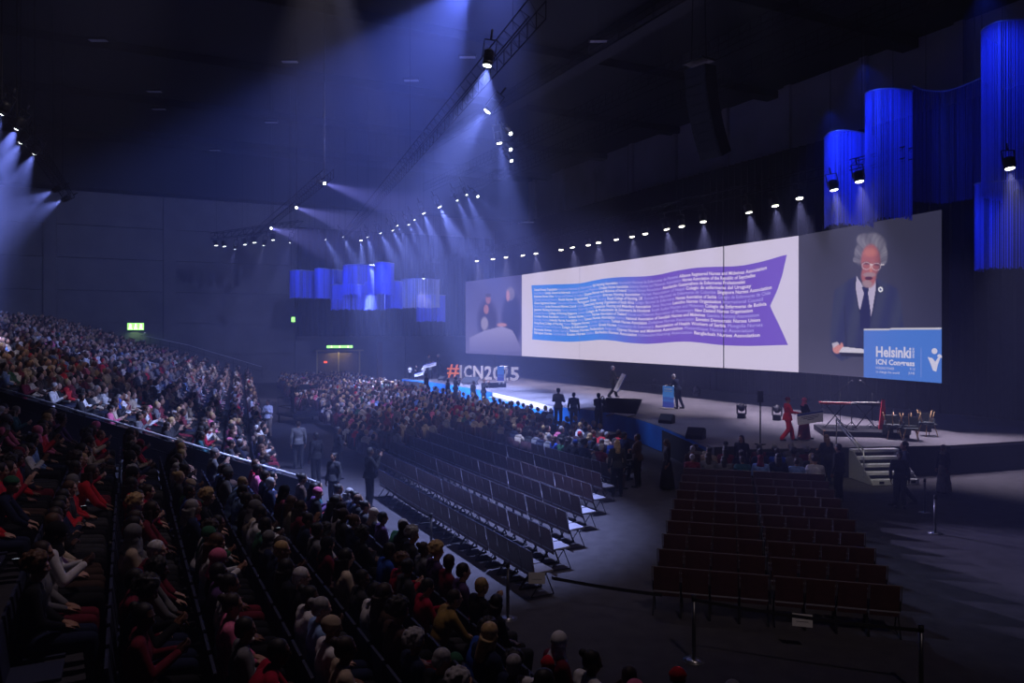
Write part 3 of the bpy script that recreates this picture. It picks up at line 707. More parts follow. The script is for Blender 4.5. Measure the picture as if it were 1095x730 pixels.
# truss A over the stage front: a straight line of fresnels
TA = [(510, 279), (527, 277), (541, 275), (559, 273), (573, 271), (600, 267), (612, 264.5), (629, 262), (640, 259.5), (659, 256), (676, 253), (690, 250), (713, 245), (729, 242), (752, 237), (801, 227), (829, 220), (855, 212), (892, 203), (919, 194), (1080, 180)]
for i, (x, y) in enumerate(TA):
    p = onz(x, y, ZA)
    tg = Vector((p.x, p.y, 1.0))+V*(1.2-(i % 3)*.8)-U*1.5
    lamp(p, tg, 'fresnel flown over the screen top, %s along from the far end' % ordw(i+1), 'fresnels in a line above the screen', r=.17, watts=STAGE_W, cone=50, blend=.9, col=(.76, .68, 1.0), warm=True, spot=(i % 2 == 0 or i > 14))
truss('lighting_truss', hall(80 if 0 else 74, onz(700, 247, ZA).dot(V), ZA+.95), hall(20, onz(700, 247, ZA).dot(V), ZA+.95), 'long black lighting truss flown in front of the screen top')
ZBB = 12.0
# (lamp pixel, target pixel, target depth factor, watts, cone, radius, label)
B_ = [
 ((521, 70), (500, 215), 1.0, 2600, 62, .17, 'brightest flown lamp, topmost of the bright chain above the hall'),
 ((521, 119), (430, 235), 1.0, 1800, 46, .17, 'flown lamp just below the topmost bright one, throwing towards the stand'),
 ((534, 153), (553, 260), 1.0, 1500, 30, .15, 'flown lamp throwing a short beam straight down beside two slanting beams'),
 ((546, 143), (600, 205), .9, 250, 16, .1, 'small flown lamp with a thin slanting beam, upper of three'),
 ((546, 160), (600, 222), .9, 250, 16, .1, 'small flown lamp with a thin slanting beam, middle of three'),
 ((547, 172), (600, 250), .9, 200, 18, .1, 'small flown lamp with a thin slanting beam, lowest of three'),
 ((499, 208), (525, 270), 1.02, 2968, 26, .11, 'small flown lamp above the bright pair in the middle of the chain'),
 ((511, 210), (565, 265), .95, 489, 24, .1, 'small flown lamp with a grey slanting beam beside the bright pair'),
 ((489, 214), (515, 275), 1.02, 2604, 26, .1, 'small flown lamp with a faint beam close above the bright pair'),
 ((470, 221), (505, 290), 1.02, 4600, 38, .17, 'bright flown lamp with the broad white beam at the middle of the chain'),
 ((453, 228), (478, 290), 1.02, 4600, 30, .15, 'bright flown lamp just down the chain from the broad white beam'),
 ((443, 235), (470, 290), 1.02, 3420, 26, .11, 'flown lamp in the tight cluster of four, highest'),
 ((437, 240), (463, 292), 1.02, 3420, 26, .11, 'flown lamp in the tight cluster of four, second'),
 ((425, 241), (455, 295), 1.02, 2900, 26, .11, 'flown lamp in the tight cluster of four, third'),
 ((420, 246), (448, 300), 1.02, 4500, 28, .13, 'flown lamp in the tight cluster of four, lowest'),
 ((407, 249), (432, 298), 1.02, 4600, 30, .14, 'flown lamp with a broad beam beside the blue thread curtains'),
 ((393, 253), (405, 300), 1.02, 4500, 26, .13, 'flown lamp close beside the lamp over the blue thread curtains'),
 ((386, 257), (390, 315), 1.0, 4600, 28, .16, 'bright flown lamp shining straight down over the blue thread curtains'),
 ((367, 253), (385, 290), 1.02, 2900, 26, .11, 'faint flown lamp above the tallest blue thread curtain'),
 ((348, 256), (368, 290), 1.02, 2900, 28, .11, 'faint flown lamp at the far end of the chain'),
]
for (lp, tp, df, wt, cn, r, lb) in B_:
    p = onz(*lp, ZBB); t = at(*tp, p.y*df)
    lamp(p, t, lb, 'flown lamps in the long bright chain', r=r*.72, watts=wt*BEAM_W, cone=cn, blend=.7, col=(.36, .44, 1.0))
wB = onz(470, 221, ZBB).dot(V)
truss('lighting_truss', onz(521, 60, ZBB+.9)-U*3, onz(386, 250, ZBB+.9)+U*6, 'long black lighting truss carrying the bright chain of lamps')
# wide lamp above the top of the frame that floods the hall with blue
p = onz(505, -22, 14.5); lamp(p, at(365, 190, p.y*1.5), 'lamp flown above all others, its wide blue beam flooding the stand', 'flown lamps in the long bright chain', r=.2, watts=3600*BEAM_W, cone=48, blend=.35, col=(.22, .30, 1.0))
p = onz(560, -60, 15.5); lamp(p, at(440, 160, p.y*1.6), 'high lamp beside the topmost lamp with a soft wide blue beam', 'flown lamps in the long bright chain', r=.2, watts=1800*BEAM_W, cone=60, blend=.8, col=(.22, .30, 1.0))
# three thin fan beams from the far truss
for (lp, tp, lb) in (((347, 196), (440, 226), 'small flown lamp throwing a thin violet fan beam, highest of three'), ((317, 222), (400, 248), 'small flown lamp throwing a thin violet fan beam, middle of three'), ((290, 244), (350, 262), 'small flown lamp throwing a thin violet fan beam, lowest of three')):
    p = onz(*lp, ZBB); lamp(p, at(*tp, p.y*.86), lb, 'thin fan beams from the far truss', r=.075, rod=True, watts=5500*BEAM_W, cone=13, blend=.4, col=(.45, .42, 1.0))
truss('lighting_truss', onz(352, 190, ZBB+.9), onz(262, 262, ZBB+.9), 'black lighting truss carrying the three thin fan beams')
# far hanging truss with dark movers
pa, pb = at(228, 256, 56), at(322, 243, 52); truss('lighting_truss', pa, pb, 'short black truss of unlit moving lamps before the concrete wall', w=.45)
for i, (x, y, on) in enumerate(((231, 262, 0), (240, 263, 0), (251, 266, 1), (262, 261, 0), (272, 259, 0), (282, 262, 1), (292, 256, 0), (310, 259, 1))):
    f = (x-228)/94; p = at(x, y, 56-4*f)
    lamp(p, p+Vector((-.35 if on else 0, .3, -1)), '%s moving lamp under the short truss, %s' % (ordw(i+1), 'lit with a faint beam' if on else 'unlit'), 'moving lamps under the short truss', r=.15 if not on else .11, watts=450*BEAM_W, cone=26, blend=.8, col=(.5, .5, 1), spot=bool(on), rod=i > 5)
    if not on:
        for o in bpy.data.objects:
            pass
# lamps over the raked stand, left by the frame edge
for i, (lp, r) in enumerate((((2, 121), .14), ((18, 137), .14), ((22, 152), .13), ((37, 164), .13), ((57, 204), .11), ((67, 214), .11))):
    p = onz(*lp, 12.2); lamp(p, p+Vector((-.75, .25, -1)) if i < 4 else p+Vector((-1.5, .1, -.7)), '%s lamp down the chain over the raked stand, beaming down the slope' % ordw(i+1), 'lamps flown over the raked stand', r=r, watts=(2600, 3000, 1900, 1900, 1500, 1500)[i]*BEAM_W, cone=44, blend=.7, col=(.36, .42, 1), rod=True)
truss('lighting_truss', onz(-12, 90, 13.2), onz(72, 212, 13.2), 'black lighting truss flown over the raked stand')
# spot washing one thread curtain white
p = at(453, 297.5, 58.4); lamp(p, p+Vector((.0, .42, -2.4)), 'small lamp washing the pale thread curtain white', 'accent lamp', r=.1, watts=14*BEAM_W, cone=62, blend=.15, col=(.9, .85, 1), rod=True)

# fill lamps added out of frame to brighten audience, floor chairs and stage
for i, (t, w_, wt, tt, tw, cn, c) in enumerate(FILL_LAMPS):
    p = hall(t, w_, 20.3); lamp(p, hall(tt, tw, 0), 'unseen added fill lamp, %s of those brightening audience and stage' % ordw(i+1), 'added fill lamps out of frame', r=.16, watts=wt, cone=cn, blend=1.0, col=c, rod=True)

# ---------------------------------------------------------------- line array
p0 = at(759, 165, 24); root = empty('line_array', p0); M_la = mat('line array black', (.012, .012, .014), .6)
yw = math.radians(-55); y, z, a = 0, 0, -.5
MBt = []
for k in range(10):
    ang = .46-.046*k; q = Matrix.Rotation(ang, 3, 'X')
    b = MB(); b.prism([(-.42, 0, -.14), (.42, 0, -.14), (.42, 0, .14), (-.42, 0, .14)], (0, .5, 0)); b.box((0, -.01, 0), (.76, .02, .24))
    o = b.build('cabinet', M_la, root); o.rotation_euler = (ang, 0, 0); o.location = (0, y, z)
    z += .285*cos(ang); y -= .285*sin(ang)
b = MB(); b.box((0, y+.2, z+.05), (.8, .6, .06))
for s in (-.3, .3): b.tube((s, y+.2, z), (s*.2, y+.2, ZC-p0.z), .02)
b.build('flying_frame', M_steel, root); root.rotation_euler[2] = yw
tag(root, 'black curved line array loudspeaker flown high before the pale wall', 'speaker')

# ---------------------------------------------------------------- blue thread curtains on curved rails
M_thr = mat('blue thread', (.13, .17, .9), .6, emit=0); M_thr2 = mat('grey thread', (.5, .5, .75), .6)
M_rail = mat('pale curtain rail', (.3, .33, .6), .4, .4)
def threads(pts, z0, z1, label, pitch=.07, wd=.03, m=M_thr, glow=None, group='blue thread curtains flown over the hall'):
    pts = [Vector(p).to_2d() for p in pts]
    # smooth path
    P = []
    for i in range(len(pts)-1):
        a = pts[max(0, i-1)]; b_ = pts[i]; c = pts[i+1]; d = pts[min(len(pts)-1, i+2)]
        for k in range(12):
            t = k/12; P.append(.5*((2*b_)+(-a+c)*t+(2*a-5*b_+4*c-d)*t*t+(-a+3*b_-3*c+d)*t**3))
    P.append(pts[-1]); c0 = sum(P, Vector((0, 0)))/len(P)
    root = empty('thread_curtain', (c0.x, c0.y, z0))
    b = MB(); acc = 0; last = P[0]
    for q in P[1:]:
        seg = q-last; L = seg.length; 
        if L < 1e-5: continue
        dr = seg/L; s = pitch-acc if acc else 0
        while s < L:
            c = last+dr*s-c0; wdd = wd*random.uniform(.5, 1.3); h = dr*wdd/2; zz = random.uniform(0, .12)
            n = Vector((dr.y, -dr.x))*.006
            v = [b.bm.verts.new((*(c+e), z)) for e in (-h+n, h+n, h-n, -h-n) for z in (zz, z1-z0)]
            for i in range(4): b.bm.faces.new((v[2*i], v[(2*i+2) % 8], v[(2*i+3) % 8], v[2*i+1]))
            s += pitch*random.uniform(.7, 1.3)
        acc = 0; last = q
    o = b.build('threads', m, root); o['kind'] = 'stuff'
    b = MB(); b.path([(*(q-c0), z1-z0+.03) for q in P[::2]+[P[-1]]], .035, seg=6); b.build('curved_rail', M_rail, root)
    b = MB()
    for q in (P[len(P)//4], P[3*len(P)//4]): b.tube((*(q-c0), z1-z0), (*(q-c0), ZC-z0), .01, seg=4)
    b.build('suspension_cable', M_steel, root)
    tag(root, label, 'thread curtain', group)
    if glow:
        for (q, dz, wt, tz, cn) in glow:
            L = bpy.data.lights.new('blue wash', 'SPOT'); L.energy = wt; L.color = (.04, .10, 1); L.spot_size = math.radians(cn); L.spot_blend = .8; L.shadow_soft_size = .15
            lo = bpy.data.objects.new('blue wash', L); COL.objects.link(lo); lo.location = (q[0], q[1], dz)
            d = Vector((c0.x, c0.y, tz))-lo.location; lo.rotation_euler = Vector((0, 0, -1)).rotation_difference(d.normalized()).to_euler()
def tc_px(xs, d, y0, y1, label, m=M_thr, bulge=.8, pitch=.07, wd=.03, wt=3000, dd=None):
    a, c = at(xs[0], 0, d), at(xs[1], 0, dd or d); dr = (c-a).normalized(); n = Vector((dr.y, -dr.x, 0))
    n = n if n.y < 0 else -n; L = (c-a).length
    pts = [a-n*.2, a+dr*L*.15+n*bulge*.5, a+dr*L*.5+n*bulge, a+dr*L*.85+n*bulge*.4, c-n*.2]
    dm = (d+(dd or d))/2; z1, z0 = H-(y0-HY)/F*dm, H-(y1-HY)/F*dm
    mid = (a+c)/2
    glow = [((mid.x-.4*L, mid.y-3.5), z1+1.6, wt*.25, (z0+z1)/2, 60)] if wt else None
    threads([p.to_2d() for p in pts], z0, z1, label, pitch, wd, m, glow)
W_ = BLUE_W
tc_px((309, 336), 62, 290, 319.5, 'deep blue thread curtain at the far end of the flown row', pitch=.11, wd=.05, wt=4500*W_)
tc_px((335.5, 353), 60, 288, 320, 'bright blue narrow thread curtain beside the deep blue one', pitch=.10, wd=.05, wt=5000*W_)
tc_px((352, 366), 63, 289, 321, 'faint grey-blue thread curtain between two brighter ones', pitch=.16, wd=.05, wt=0)
tc_px((353, 389), 58, 305, 332, 'low blue thread curtain hanging under the tallest pair', pitch=.11, wd=.05, wt=4500*W_)
tc_px((366, 399.5), 57, 284, 316, 'wide bright blue thread curtain in the middle of the flown row', pitch=.10, wd=.05, wt=6500*W_)
tc_px((389, 412), 62, 302, 332, 'faint low thread curtain behind the tallest one', pitch=.16, wd=.05, wt=0)
tc_px((400, 421), 56, 281.5, 316, 'tallest bright blue thread curtain of the flown row', pitch=.09, wd=.05, wt=6000*W_)
tc_px((411, 430), 57, 301, 331, 'vivid blue narrow thread curtain beside the pale one', pitch=.10, wd=.05, wt=5500*W_)
tc_px((428, 470), 60, 299, 330, 'pale thread curtain washed white by a small lamp', m=M_thr2, pitch=.10, wd=.06, wt=3500*W_)
tc_px((445, 476), 63, 316, 344.5, 'lowest dim blue thread curtain near the screen end', pitch=.12, wd=.06, wt=3500*W_)
# large curtains above the near end of the screen
def big(path_px, z0, z1, label, wt, gl, pitch=.06, wd=.03, m=M_thr):
    threads([at(x, 0, d).to_2d() for x, d in path_px], z0, z1, label, pitch, wd, m, gl)
def zpx(y, d): return H-(y-HY)/F*d
big([(881.5, 33.6), (888, 32.7), (902, 32.4), (922, 32.8), (938, 33.6)], zpx(243, 33), zpx(144, 33), 'royal blue curved thread curtain touching the screen top corner', 0, [(at(885, 0, 30.3).to_2d(), zpx(138, 33), 2000*W_, zpx(180, 33), 75)])
big([(932, 32), (925, 31.1), (934, 30.5), (955, 30.3), (976, 30.6)], zpx(236, 30.6), zpx(98, 30.6), 'largest royal blue thread curtain, folded round at its bright end', 0, [(at(922, 0, 28).to_2d(), zpx(92, 30.6), 2600*W_, zpx(150, 30.6), 80)])
big([(976, 31.0), (990, 31.6), (1010, 31.7), (1030, 31), (1052, 29.9)], zpx(217, 31.3), zpx(95, 31.3), 'dark unlit stretch of thread curtain curving away to the frame edge', 0, None, m=mat('dark blue thread', (.03, .03, .16), .7))  # shade put into the colour: darker copy of the blue thread
big([(1072, 31), (1050, 29.7), (1055, 28.9), (1072, 28.4), (1110, 28.2)], zpx(208, 29), zpx(30, 29), 'tall teal-tinged blue thread curtain at the frame edge', 0, [(at(1052, 0, 26.2).to_2d(), zpx(22, 29), 2400*W_, zpx(110, 29), 80)])
big([(1052, 31.2), (1042, 30.5), (1050, 30), (1075, 29.6), (1110, 29.4)], zpx(289, 30), zpx(196, 30), 'lower violet-blue thread curtain under the tall one', 0, [(at(1046, 0, 27.6).to_2d(), zpx(230, 29), 700*W_, zpx(250, 29), 70)])

# roof steelwork glimpsed above the screen
def zz(px, py, z): return onz(px, py, z)
truss('roof_truss', hall(70, 26, 18.6), hall(14, 26, 18.6), 'dark roof truss running above the screen, upper of the pair', w=.7)
truss('roof_truss', hall(70, 28.8, 18.2), hall(14, 28.8, 18.2), 'dark roof truss running above the screen, lower of the pair', w=.7)
root = empty('catwalk', hall(40, 24, 20.6)); RUz = Matrix(((V.x, U.x, 0), (V.y, U.y, 0), (0, 0, 1)))
MB().box((0, 0, 0), (1.0, 60, .06), RUz).build('walkway', mat('grey grating', (.02, .02, .03), .8), root)
b = MB()
for s in (-.5, .5):
    for h in (.35, .7, 1.0): b.box(V*s+Vector((0, 0, h)), (.04, 60, .04), RUz)
    for k in range(21): b.box(V*s+U*(-30+k*3)+Vector((0, 0, .5)), (.04, .04, 1.0), RUz)
b.build('railing', M_steel, root); tag(root, 'grey roof catwalk running above the trusses', 'catwalk')
for i in range(7):
    b = MB(); 
    o = b.box((0, 0, 0), (1.0, 95, .5), Matrix(((-U.x, V.x, 0), (-U.y, V.y, 0), (0, 0, 1)))).build('trim_%d' % (i+1), M_ceil, None, hall(8+i*10.5, 0, ZC-.3)); o['kind'] = 'structure'
for i in range(10):
    px, py = ((500, 60), (640, 43), (105, 42), (165, 97), (170, 116), (310, 65), (440, 85), (565, 237), (290, 130), (230, 160))[i]
    z = 19.0; p = onz(px, py, z) if i != 7 else onz(px, py, 13.5)
    root = empty('roof_floodlight', p); MB().box((0, 0, 0), (.9, .35, .1), bev=.02).build('housing', M_steel, root)
    MB().box((0, 0, -.06), (.8, .28, .02)).build('glass', mat('floodlight glass', (.5, .5, .6), .2), root); b = MB(); b.tube((0, 0, 0), (0, 0, ZC-.02-p.z), .006, seg=4); b.build('drop_rod', M_steel, root)
    tag(root, 'unlit roof floodlight housing hung from the dark ceiling', 'floodlight', 'unlit roof floodlights')

# ---------------------------------------------------------------- exit signs, doors
M_grn = emis('green sign light', (.32, 1.0, .25), 2.2); M_sgw = emis('sign white', (1, 1, .7), 4.5)
def exit_sign(p, w_, h, label, yaw, figs=True):
    root = empty('exit_sign', p, yaw); MB().box((0, .04, 0), (w_+.06, .08, h+.06), bev=.01).build('housing', M_steel, root)
    MB().box((0, -.01, 0), (w_, .02, h)).build('lit_panel', M_grn, root)
    b = MB()
    if figs:
        for s in (-.32, .0, .32):
            b.ball((s*w_, -.03, h*.28), (h*.1, .01, h*.1)); b.box((s*w_, -.03, 0), (h*.18, .01, h*.38), Matrix.Rotation(.3, 3, 'Y')); b.box((s*w_-h*.1, -.03, -h*.28), (h*.1, .01, h*.3), Matrix.Rotation(.6, 3, 'Y')); b.box((s*w_+h*.12, -.03, -h*.26), (h*.1, .01, h*.3), Matrix.Rotation(-.5, 3, 'Y'))
        b.build('running_figures', M_sgw, root)
    tag(root, label, 'exit sign', 'lit exit signs'); return root
ye = yaw_of(U)
pw = onplane(145, 349, hall(TE-.3, 0), U); exit_sign(Vector((pw.x, pw.y, pw.z)), 1.35, .62, 'green lit exit sign above the top of the stand', ye)
L = bpy.data.lights.new('sign glow', 'AREA'); L.size = 1.2; L.energy = 12; L.color = (.5, 1, .4); lo = bpy.data.objects.new('sign glow', L); COL.objects.link(lo); lo.location = pw-U*.3-Vector((0, 0, .5)); lo.rotation_euler = (0, 0, 0)
pw = onplane(313.5, 341.5, hall(TE-.5, 0), U); exit_sign(pw, .35, .5, 'small bright exit sign on the concrete column', ye, False)
# double exit door in the end wall with a lit canopy
def pe(px, py, e=.3): return onplane(px, py, hall(TE-e, 0), U)
pc = pe(362, 400, 1.3); root = empty('door_1', (pc.x, pc.y, 0), ye); root['kind'] = 'structure'
M_dr = mat('brown door leaf', (.10, .07, .05), .5, noise=.2); M_df = mat('yellow brass door frame', (.45, .36, .18), .4, .5)
for s in (-1, 1): MB().box((s*1.05-.0, .1, 1.45), (2.0, .08, 2.9)).build('leaf', M_dr, root)
for s in (-2.15, 0, 2.15): MB().box((s, 0, 1.55), (.12, .16, 3.1)).build('frame', M_df, root)
MB().box((0, -.3, 3.15), (4.8, .8, .12)).build('canopy', M_df, root)
o = root
sg = Vector((pc.x, pc.y, 3.55))-U*.5; exit_sign(sg, 2.6, .25, 'wide green exit sign on the canopy over the double door', ye, True)
L = bpy.data.lights.new('door lamp', 'AREA'); L.size = 2; L.energy = 40; L.color = (1, .85, .4); lo = bpy.data.objects.new('door lamp', L); COL.objects.link(lo); lo.location = Vector((pc.x, pc.y, 3.0))-U*.5
p = pe(348, 387, 1.5); root = empty('warning_sign', p, ye); MB().box((0, 0, 0), (.42, .04, .26), bev=.01).build('housing', M_steel, root); MB().box((0, -.03, 0), (.36, .02, .2)).build('lit_panel', emis('red sign light', (1, .12, .05), 1.4), root); tag(root, 'small red lit sign beside the double door', 'sign')
# door surround bay (brown column and lintel)
b = MB(); b.box((0, 0, 2.0), (.5, .4, 4.0)); o = b.build('trim_8', mat('brown column', (.16, .10, .09), .7), None, Vector((*pe(406, 380, 1.6).xy, 0)), ye); o['kind'] = 'structure'
b = MB(); b.box((0, 0, 0), (8.5, .3, .2)); pp = pe(364, 375, 1.6); o = b.build('trim_9', M_wall, None, Vector((pp.x, pp.y, 4.5)), ye); o['kind'] = 'structure'
# ---------------------------------------------------------------- people
def remesh(b, name, vox, smooth=4, dec=None):
    bmesh.ops.recalc_face_normals(b.bm, faces=b.bm.faces)
    me = bpy.data.meshes.new(name); b.bm.to_mesh(me); b.bm.free()
    o = bpy.data.objects.new(name, me); COL.objects.link(o)
    m = o.modifiers.new('r', 'REMESH'); m.mode = 'VOXEL'; m.voxel_size = vox; m.use_smooth_shade = True
    m = o.modifiers.new('s', 'SMOOTH'); m.factor = .5; m.iterations = smooth
    if dec: m = o.modifiers.new('d', 'DECIMATE'); m.ratio = dec
    bpy.context.view_layer.update()
    r = bpy.data.meshes.new_from_object(o.evaluated_get(bpy.context.evaluated_depsgraph_get())); r.name = name
    bpy.data.objects.remove(o); bpy.data.meshes.remove(me)
    for p in r.polygons: p.use_smooth = True
    return r
def limb(b, pts, rad):
    for (p, q, r1, r2) in zip(pts[:-1], pts[1:], rad[:-1], rad[1:]):
        b.tube(p, q, r1, r2, seg=14)
    for p, r in zip(pts, rad): b.ball(p, (r, r, r), u=14, v=8)
def hand(b, wrist, fwd, palm_n, side, curl=.5):
    fwd = Vector(fwd).normalized(); pn = Vector(palm_n); pn = (pn-fwd*pn.dot(fwd)).normalized(); lat = fwd.cross(pn)*side
    Q = Matrix((lat, fwd, pn)).transposed()
    w_ = Vector(wrist); b.ball(w_+fwd*.045, (.04, .052, .018), Q, 12, 8); b.tube(w_-fwd*.01, w_+fwd*.03, .026, .03, 10)
    for i, L in enumerate((.072, .082, .076, .06)):
        o = w_+fwd*.085+lat*(-.03+.02*i); a = curl
        p1 = o+(fwd*cos(a*.5)+pn*sin(a*.5))*L*.5; p2 = p1+(fwd*cos(a*1.3)+pn*sin(a*1.3))*L*.33; p3 = p2+(fwd*cos(a*2)+pn*sin(a*2))*L*.25
        limb(b, [o-fwd*.02, p1, p2, p3], [.0095, .009, .0085, .0075])
    o = w_+fwd*.025-lat*.034; p1 = o-lat*.026+fwd*.028+pn*.008; p2 = p1-lat*.006+fwd*.028+pn*.012; limb(b, [o, p1, p2], [.014, .0105, .009])
def head(b, c, fw, nod=0.0):
    # c: centre of head; fw: yaw of the face
    Q = Matrix.Rotation(fw, 3, 'Z') @ Matrix.Rotation(-nod, 3, 'X'); c = Vector(c)
    P = lambda x, y, z: c+Q @ Vector((x, y, z))
    b.ball(P(0, -.012, .025), (.076, .094, .09), Q, 18, 12); b.ball(P(0, .02, -.035), (.06, .07, .08), Q, 16, 10); b.ball(P(0, .05, -.085), (.03, .03, .028), Q, 10, 8)
    b.ball(P(0, .072, .028), (.055, .02, .014), Q, 12, 8)
    b.tube(P(0, .08, .015), P(0, .103, -.022), .010, .014, 8); b.ball(P(0, .098, -.025), (.017, .014, .011), Q, 8, 6)
    b.ball(P(0, .082, -.058), (.024, .013, .011), Q, 10, 6)
    for s in (-1, 1): b.ball(P(s*.077, -.008, -.008), (.01, .022, .033), Q, 8, 8); b.ball(P(s*.038, .06, -.02), (.022, .022, .02), Q, 8, 6)
    return Q
def figure(J):
    """J: joints of a pose. Returns meshes: body, top, trousers, shoes and the head frame."""
    V3 = lambda p: Vector(p)
    pel, che, nk, hc = V3(J['pelvis']), V3(J['chest']), V3(J['neck']), V3(J['head'])
    wd = J.get('width', 1.0)
    def torso(b, e, skirt=False):
        up = (che-pel).normalized(); q = Vector((0, 0, 1)).rotation_difference(up).to_matrix()
        b.ball(pel, ((.165+e)*wd, .115+e, .13+e), q, 16, 10); b.ball((pel+che)/2, ((.145+e)*wd, .10+e, .16+e), q, 16, 10)
        b.ball(che, ((.165+e)*wd, .112+e, .17+e), q, 16, 10)
        for s in 'lr': b.ball(V3(J['sh'+s])*.75+che*.25+Vector((0, 0, -.01)), (.085+e, .075+e, .07+e), q, 12, 8); b.tube(V3(J['sh'+s]), nk-Vector((0, 0, .03)), .055+e, .05+e*.5, 12)
    b = MB(); torso(b, 0); b.tube(nk-Vector((0, 0, .08)), hc-Vector((0, .0, .03)), .052, .05, 14); Q = head(b, hc, J.get('yaw', 0), J.get('nod', 0))
    for s, sg in (('l', -1), ('r', 1)):
        sh, el, wr = V3(J['sh'+s]), V3(J['el'+s]), V3(J['wr'+s]); limb(b, [sh, el, wr], [.052, .038, .026])
        hd = V3(J.get('hd'+s, wr-el)); hand(b, wr, hd, J.get('pn'+s, (0, 0, -1)), sg*J.get('hs', 1), J.get('curl', .55))
        hp, kn, an = V3(J['hp'+s]), V3(J['kn'+s]), V3(J['an'+s]); limb(b, [hp, kn, an], [.085, .056, .036])
        ft = V3(J.get('ft'+s, (0, 1, 0))); b.ball(an+ft*.07-Vector((0, 0, .045)), (.042, .11, .035), Matrix.Rotation(yaw_of(ft), 3, 'Z'), 12, 8)
    body = remesh(b, 'person', .0085, 3, .45)
    b = MB(); torso(b, .016)
    for s in 'lr':
        sh, el, wr = V3(J['sh'+s]), V3(J['el'+s]), V3(J['wr'+s]); k = J.get('sleeve', 1.0)
        if k >= 1: limb(b, [sh, el, el+(wr-el)*.93], [.066, .054, .042])
        else: limb(b, [sh, sh+(el-sh)*.75], [.066, .056])
    hem = J.get('hem')
    if hem: b.tube(pel+(che-pel)*.4, pel-Vector((0, 0, hem)), .15*wd, .2*wd, 18)
    b.tube(nk-Vector((0, 0, .06)), nk+Vector((0, 0, .015)), .075, .062, 14)
    top = remesh(b, 'top', .014, 3, .5)
    b = MB(); up = (che-pel).normalized(); b.ball(pel-up*.02, (.175*wd, .125, .13), None, 16, 10)
    if J.get('skirt') == 'long':
        m = (V3(J['anl'])+V3(J['anr']))/2; b.tube(pel, (m.x, m.y, .06), .16*wd, .27, 24); b.tube(pel+Vector((0, 0, .05)), pel, .15, .16, 20)
    else:
        for s in 'lr':
            hp, kn, an = V3(J['hp'+s]), V3(J['kn'+s]), V3(J['an'+s]); w2 = J.get('baggy', 0)
            limb(b, [hp, kn, an+(kn-an)*.06], [.102+w2*.3, .074+w2, .058+w2])
    tro = remesh(b, 'trousers', .014, 3, .5)
    b = MB()
    for s in 'lr':
        an = V3(J['an'+s]); ft = V3(J.get('ft'+s, (0, 1, 0))); R0 = Matrix.Rotation(yaw_of(ft), 3, 'Z')
        b.ball(an+ft*.075-Vector((0, 0, .042)), (.05, .13, .042), R0, 12, 8); b.box(an+ft*.07-Vector((0, 0, .07)), (.085, .25, .02), R0); b.ball(an, (.05, .055, .05), None, 10, 8)
    sho = remesh(b, 'shoes', .014, 2, .6)
    return dict(body=body, top=top, trousers=tro, shoes=sho, Q=Q, hc=hc, nk=nk, che=che, J=J)
def hair_mesh(kind, G):
    Q, c = G['Q'], G['hc']; P = lambda x, y, z: c+Q @ Vector((x, y, z)); b = MB(); rnd = random.Random(len(kind)*7+3)
    if kind == 'short':
        b.ball(P(0, -.02, .04), (.085, .098, .09), Q, 16, 10); b.ball(P(0, -.05, -.01), (.078, .062, .075), Q, 14, 8)
    elif kind == 'long':
        b.ball(P(0, -.02, .038), (.09, .104, .093), Q, 16, 10); b.ball(P(0, -.055, -.03), (.088, .06, .1), Q, 14, 8)
        b.tube(P(0, -.07, -.02), c+Vector((0, -.10, -.24)), .085, .075, 14); b.ball(c+Vector((0, -.10, -.25)), (.085, .05, .07), None, 12, 8)
        for s in (-1, 1): b.tube(P(s*.075, -.02, .0), c+Vector((s*.085, -.03, -.17)), .03, .03, 10)
    elif kind == 'curly':
        b.ball(P(0, -.03, .045), (.11, .12, .11), Q, 16, 10)
        for i in range(60):
            a, e = rnd.uniform(0, 2*pi), rnd.uniform(-.5, 1.5); d = Vector((cos(a)*cos(e), sin(a)*cos(e), sin(e)))
            if d.y > .35 and d.z < .5: continue
            b.ball(P(d.x*.11, -.03+d.y*.12, .045+d.z*.11), (.025, .025, .025), None, 6, 5)
    elif kind == 'bun':
        b.ball(P(0, -.02, .038), (.086, .1, .09), Q, 16, 10); b.ball(P(0, -.05, -.01), (.076, .062, .07), Q, 14, 8); b.ball(P(0, -.12, .07), (.045, .045, .045), Q, 12, 8)
    elif kind == 'scarf':
        b.ball(P(0, -.022, .035), (.094, .108, .1), Q, 16, 10); b.ball(P(0, -.03, -.06), (.088, .08, .09), Q, 14, 8)
        b.tube(P(0, -.02, -.06), G['nk']+Vector((0, -.01, -.05)), .08, .13, 16); b.ball(G['nk']+Vector((0, .0, -.05)), (.15, .12, .05), None, 14, 8)
    elif kind == 'cap':
        b.ball(P(0, -.015, .045), (.09, .103, .085), Q, 16, 10); b.tube(P(0, -.01, .04), P(0, -.01, .06), .1, .098, 18)
    elif kind == 'hat':
        b.ball(P(0, -.01, .06), (.085, .1, .085), Q, 16, 10); b.tube(P(0, -.01, .045), P(0, -.01, .058), .17, .165, 24)
    if kind in ('short', 'long', 'bun', 'curly'):
        # keep the face free
        geom = b.bm.verts[:]
        for v in geom:
            l = Q.transposed() @ (v.co-c)
            if l.y > .052 and l.z < .07 and abs(l.x) < .08 and l.z > -.2: v.co -= Q @ Vector((0, (l.y-.052)*1.0, 0))
    return remesh(b, 'hair' if kind not in ('cap', 'hat', 'scarf') else {'cap': 'cap', 'hat': 'hat', 'scarf': 'headscarf'}[kind], .011, 2, .5)

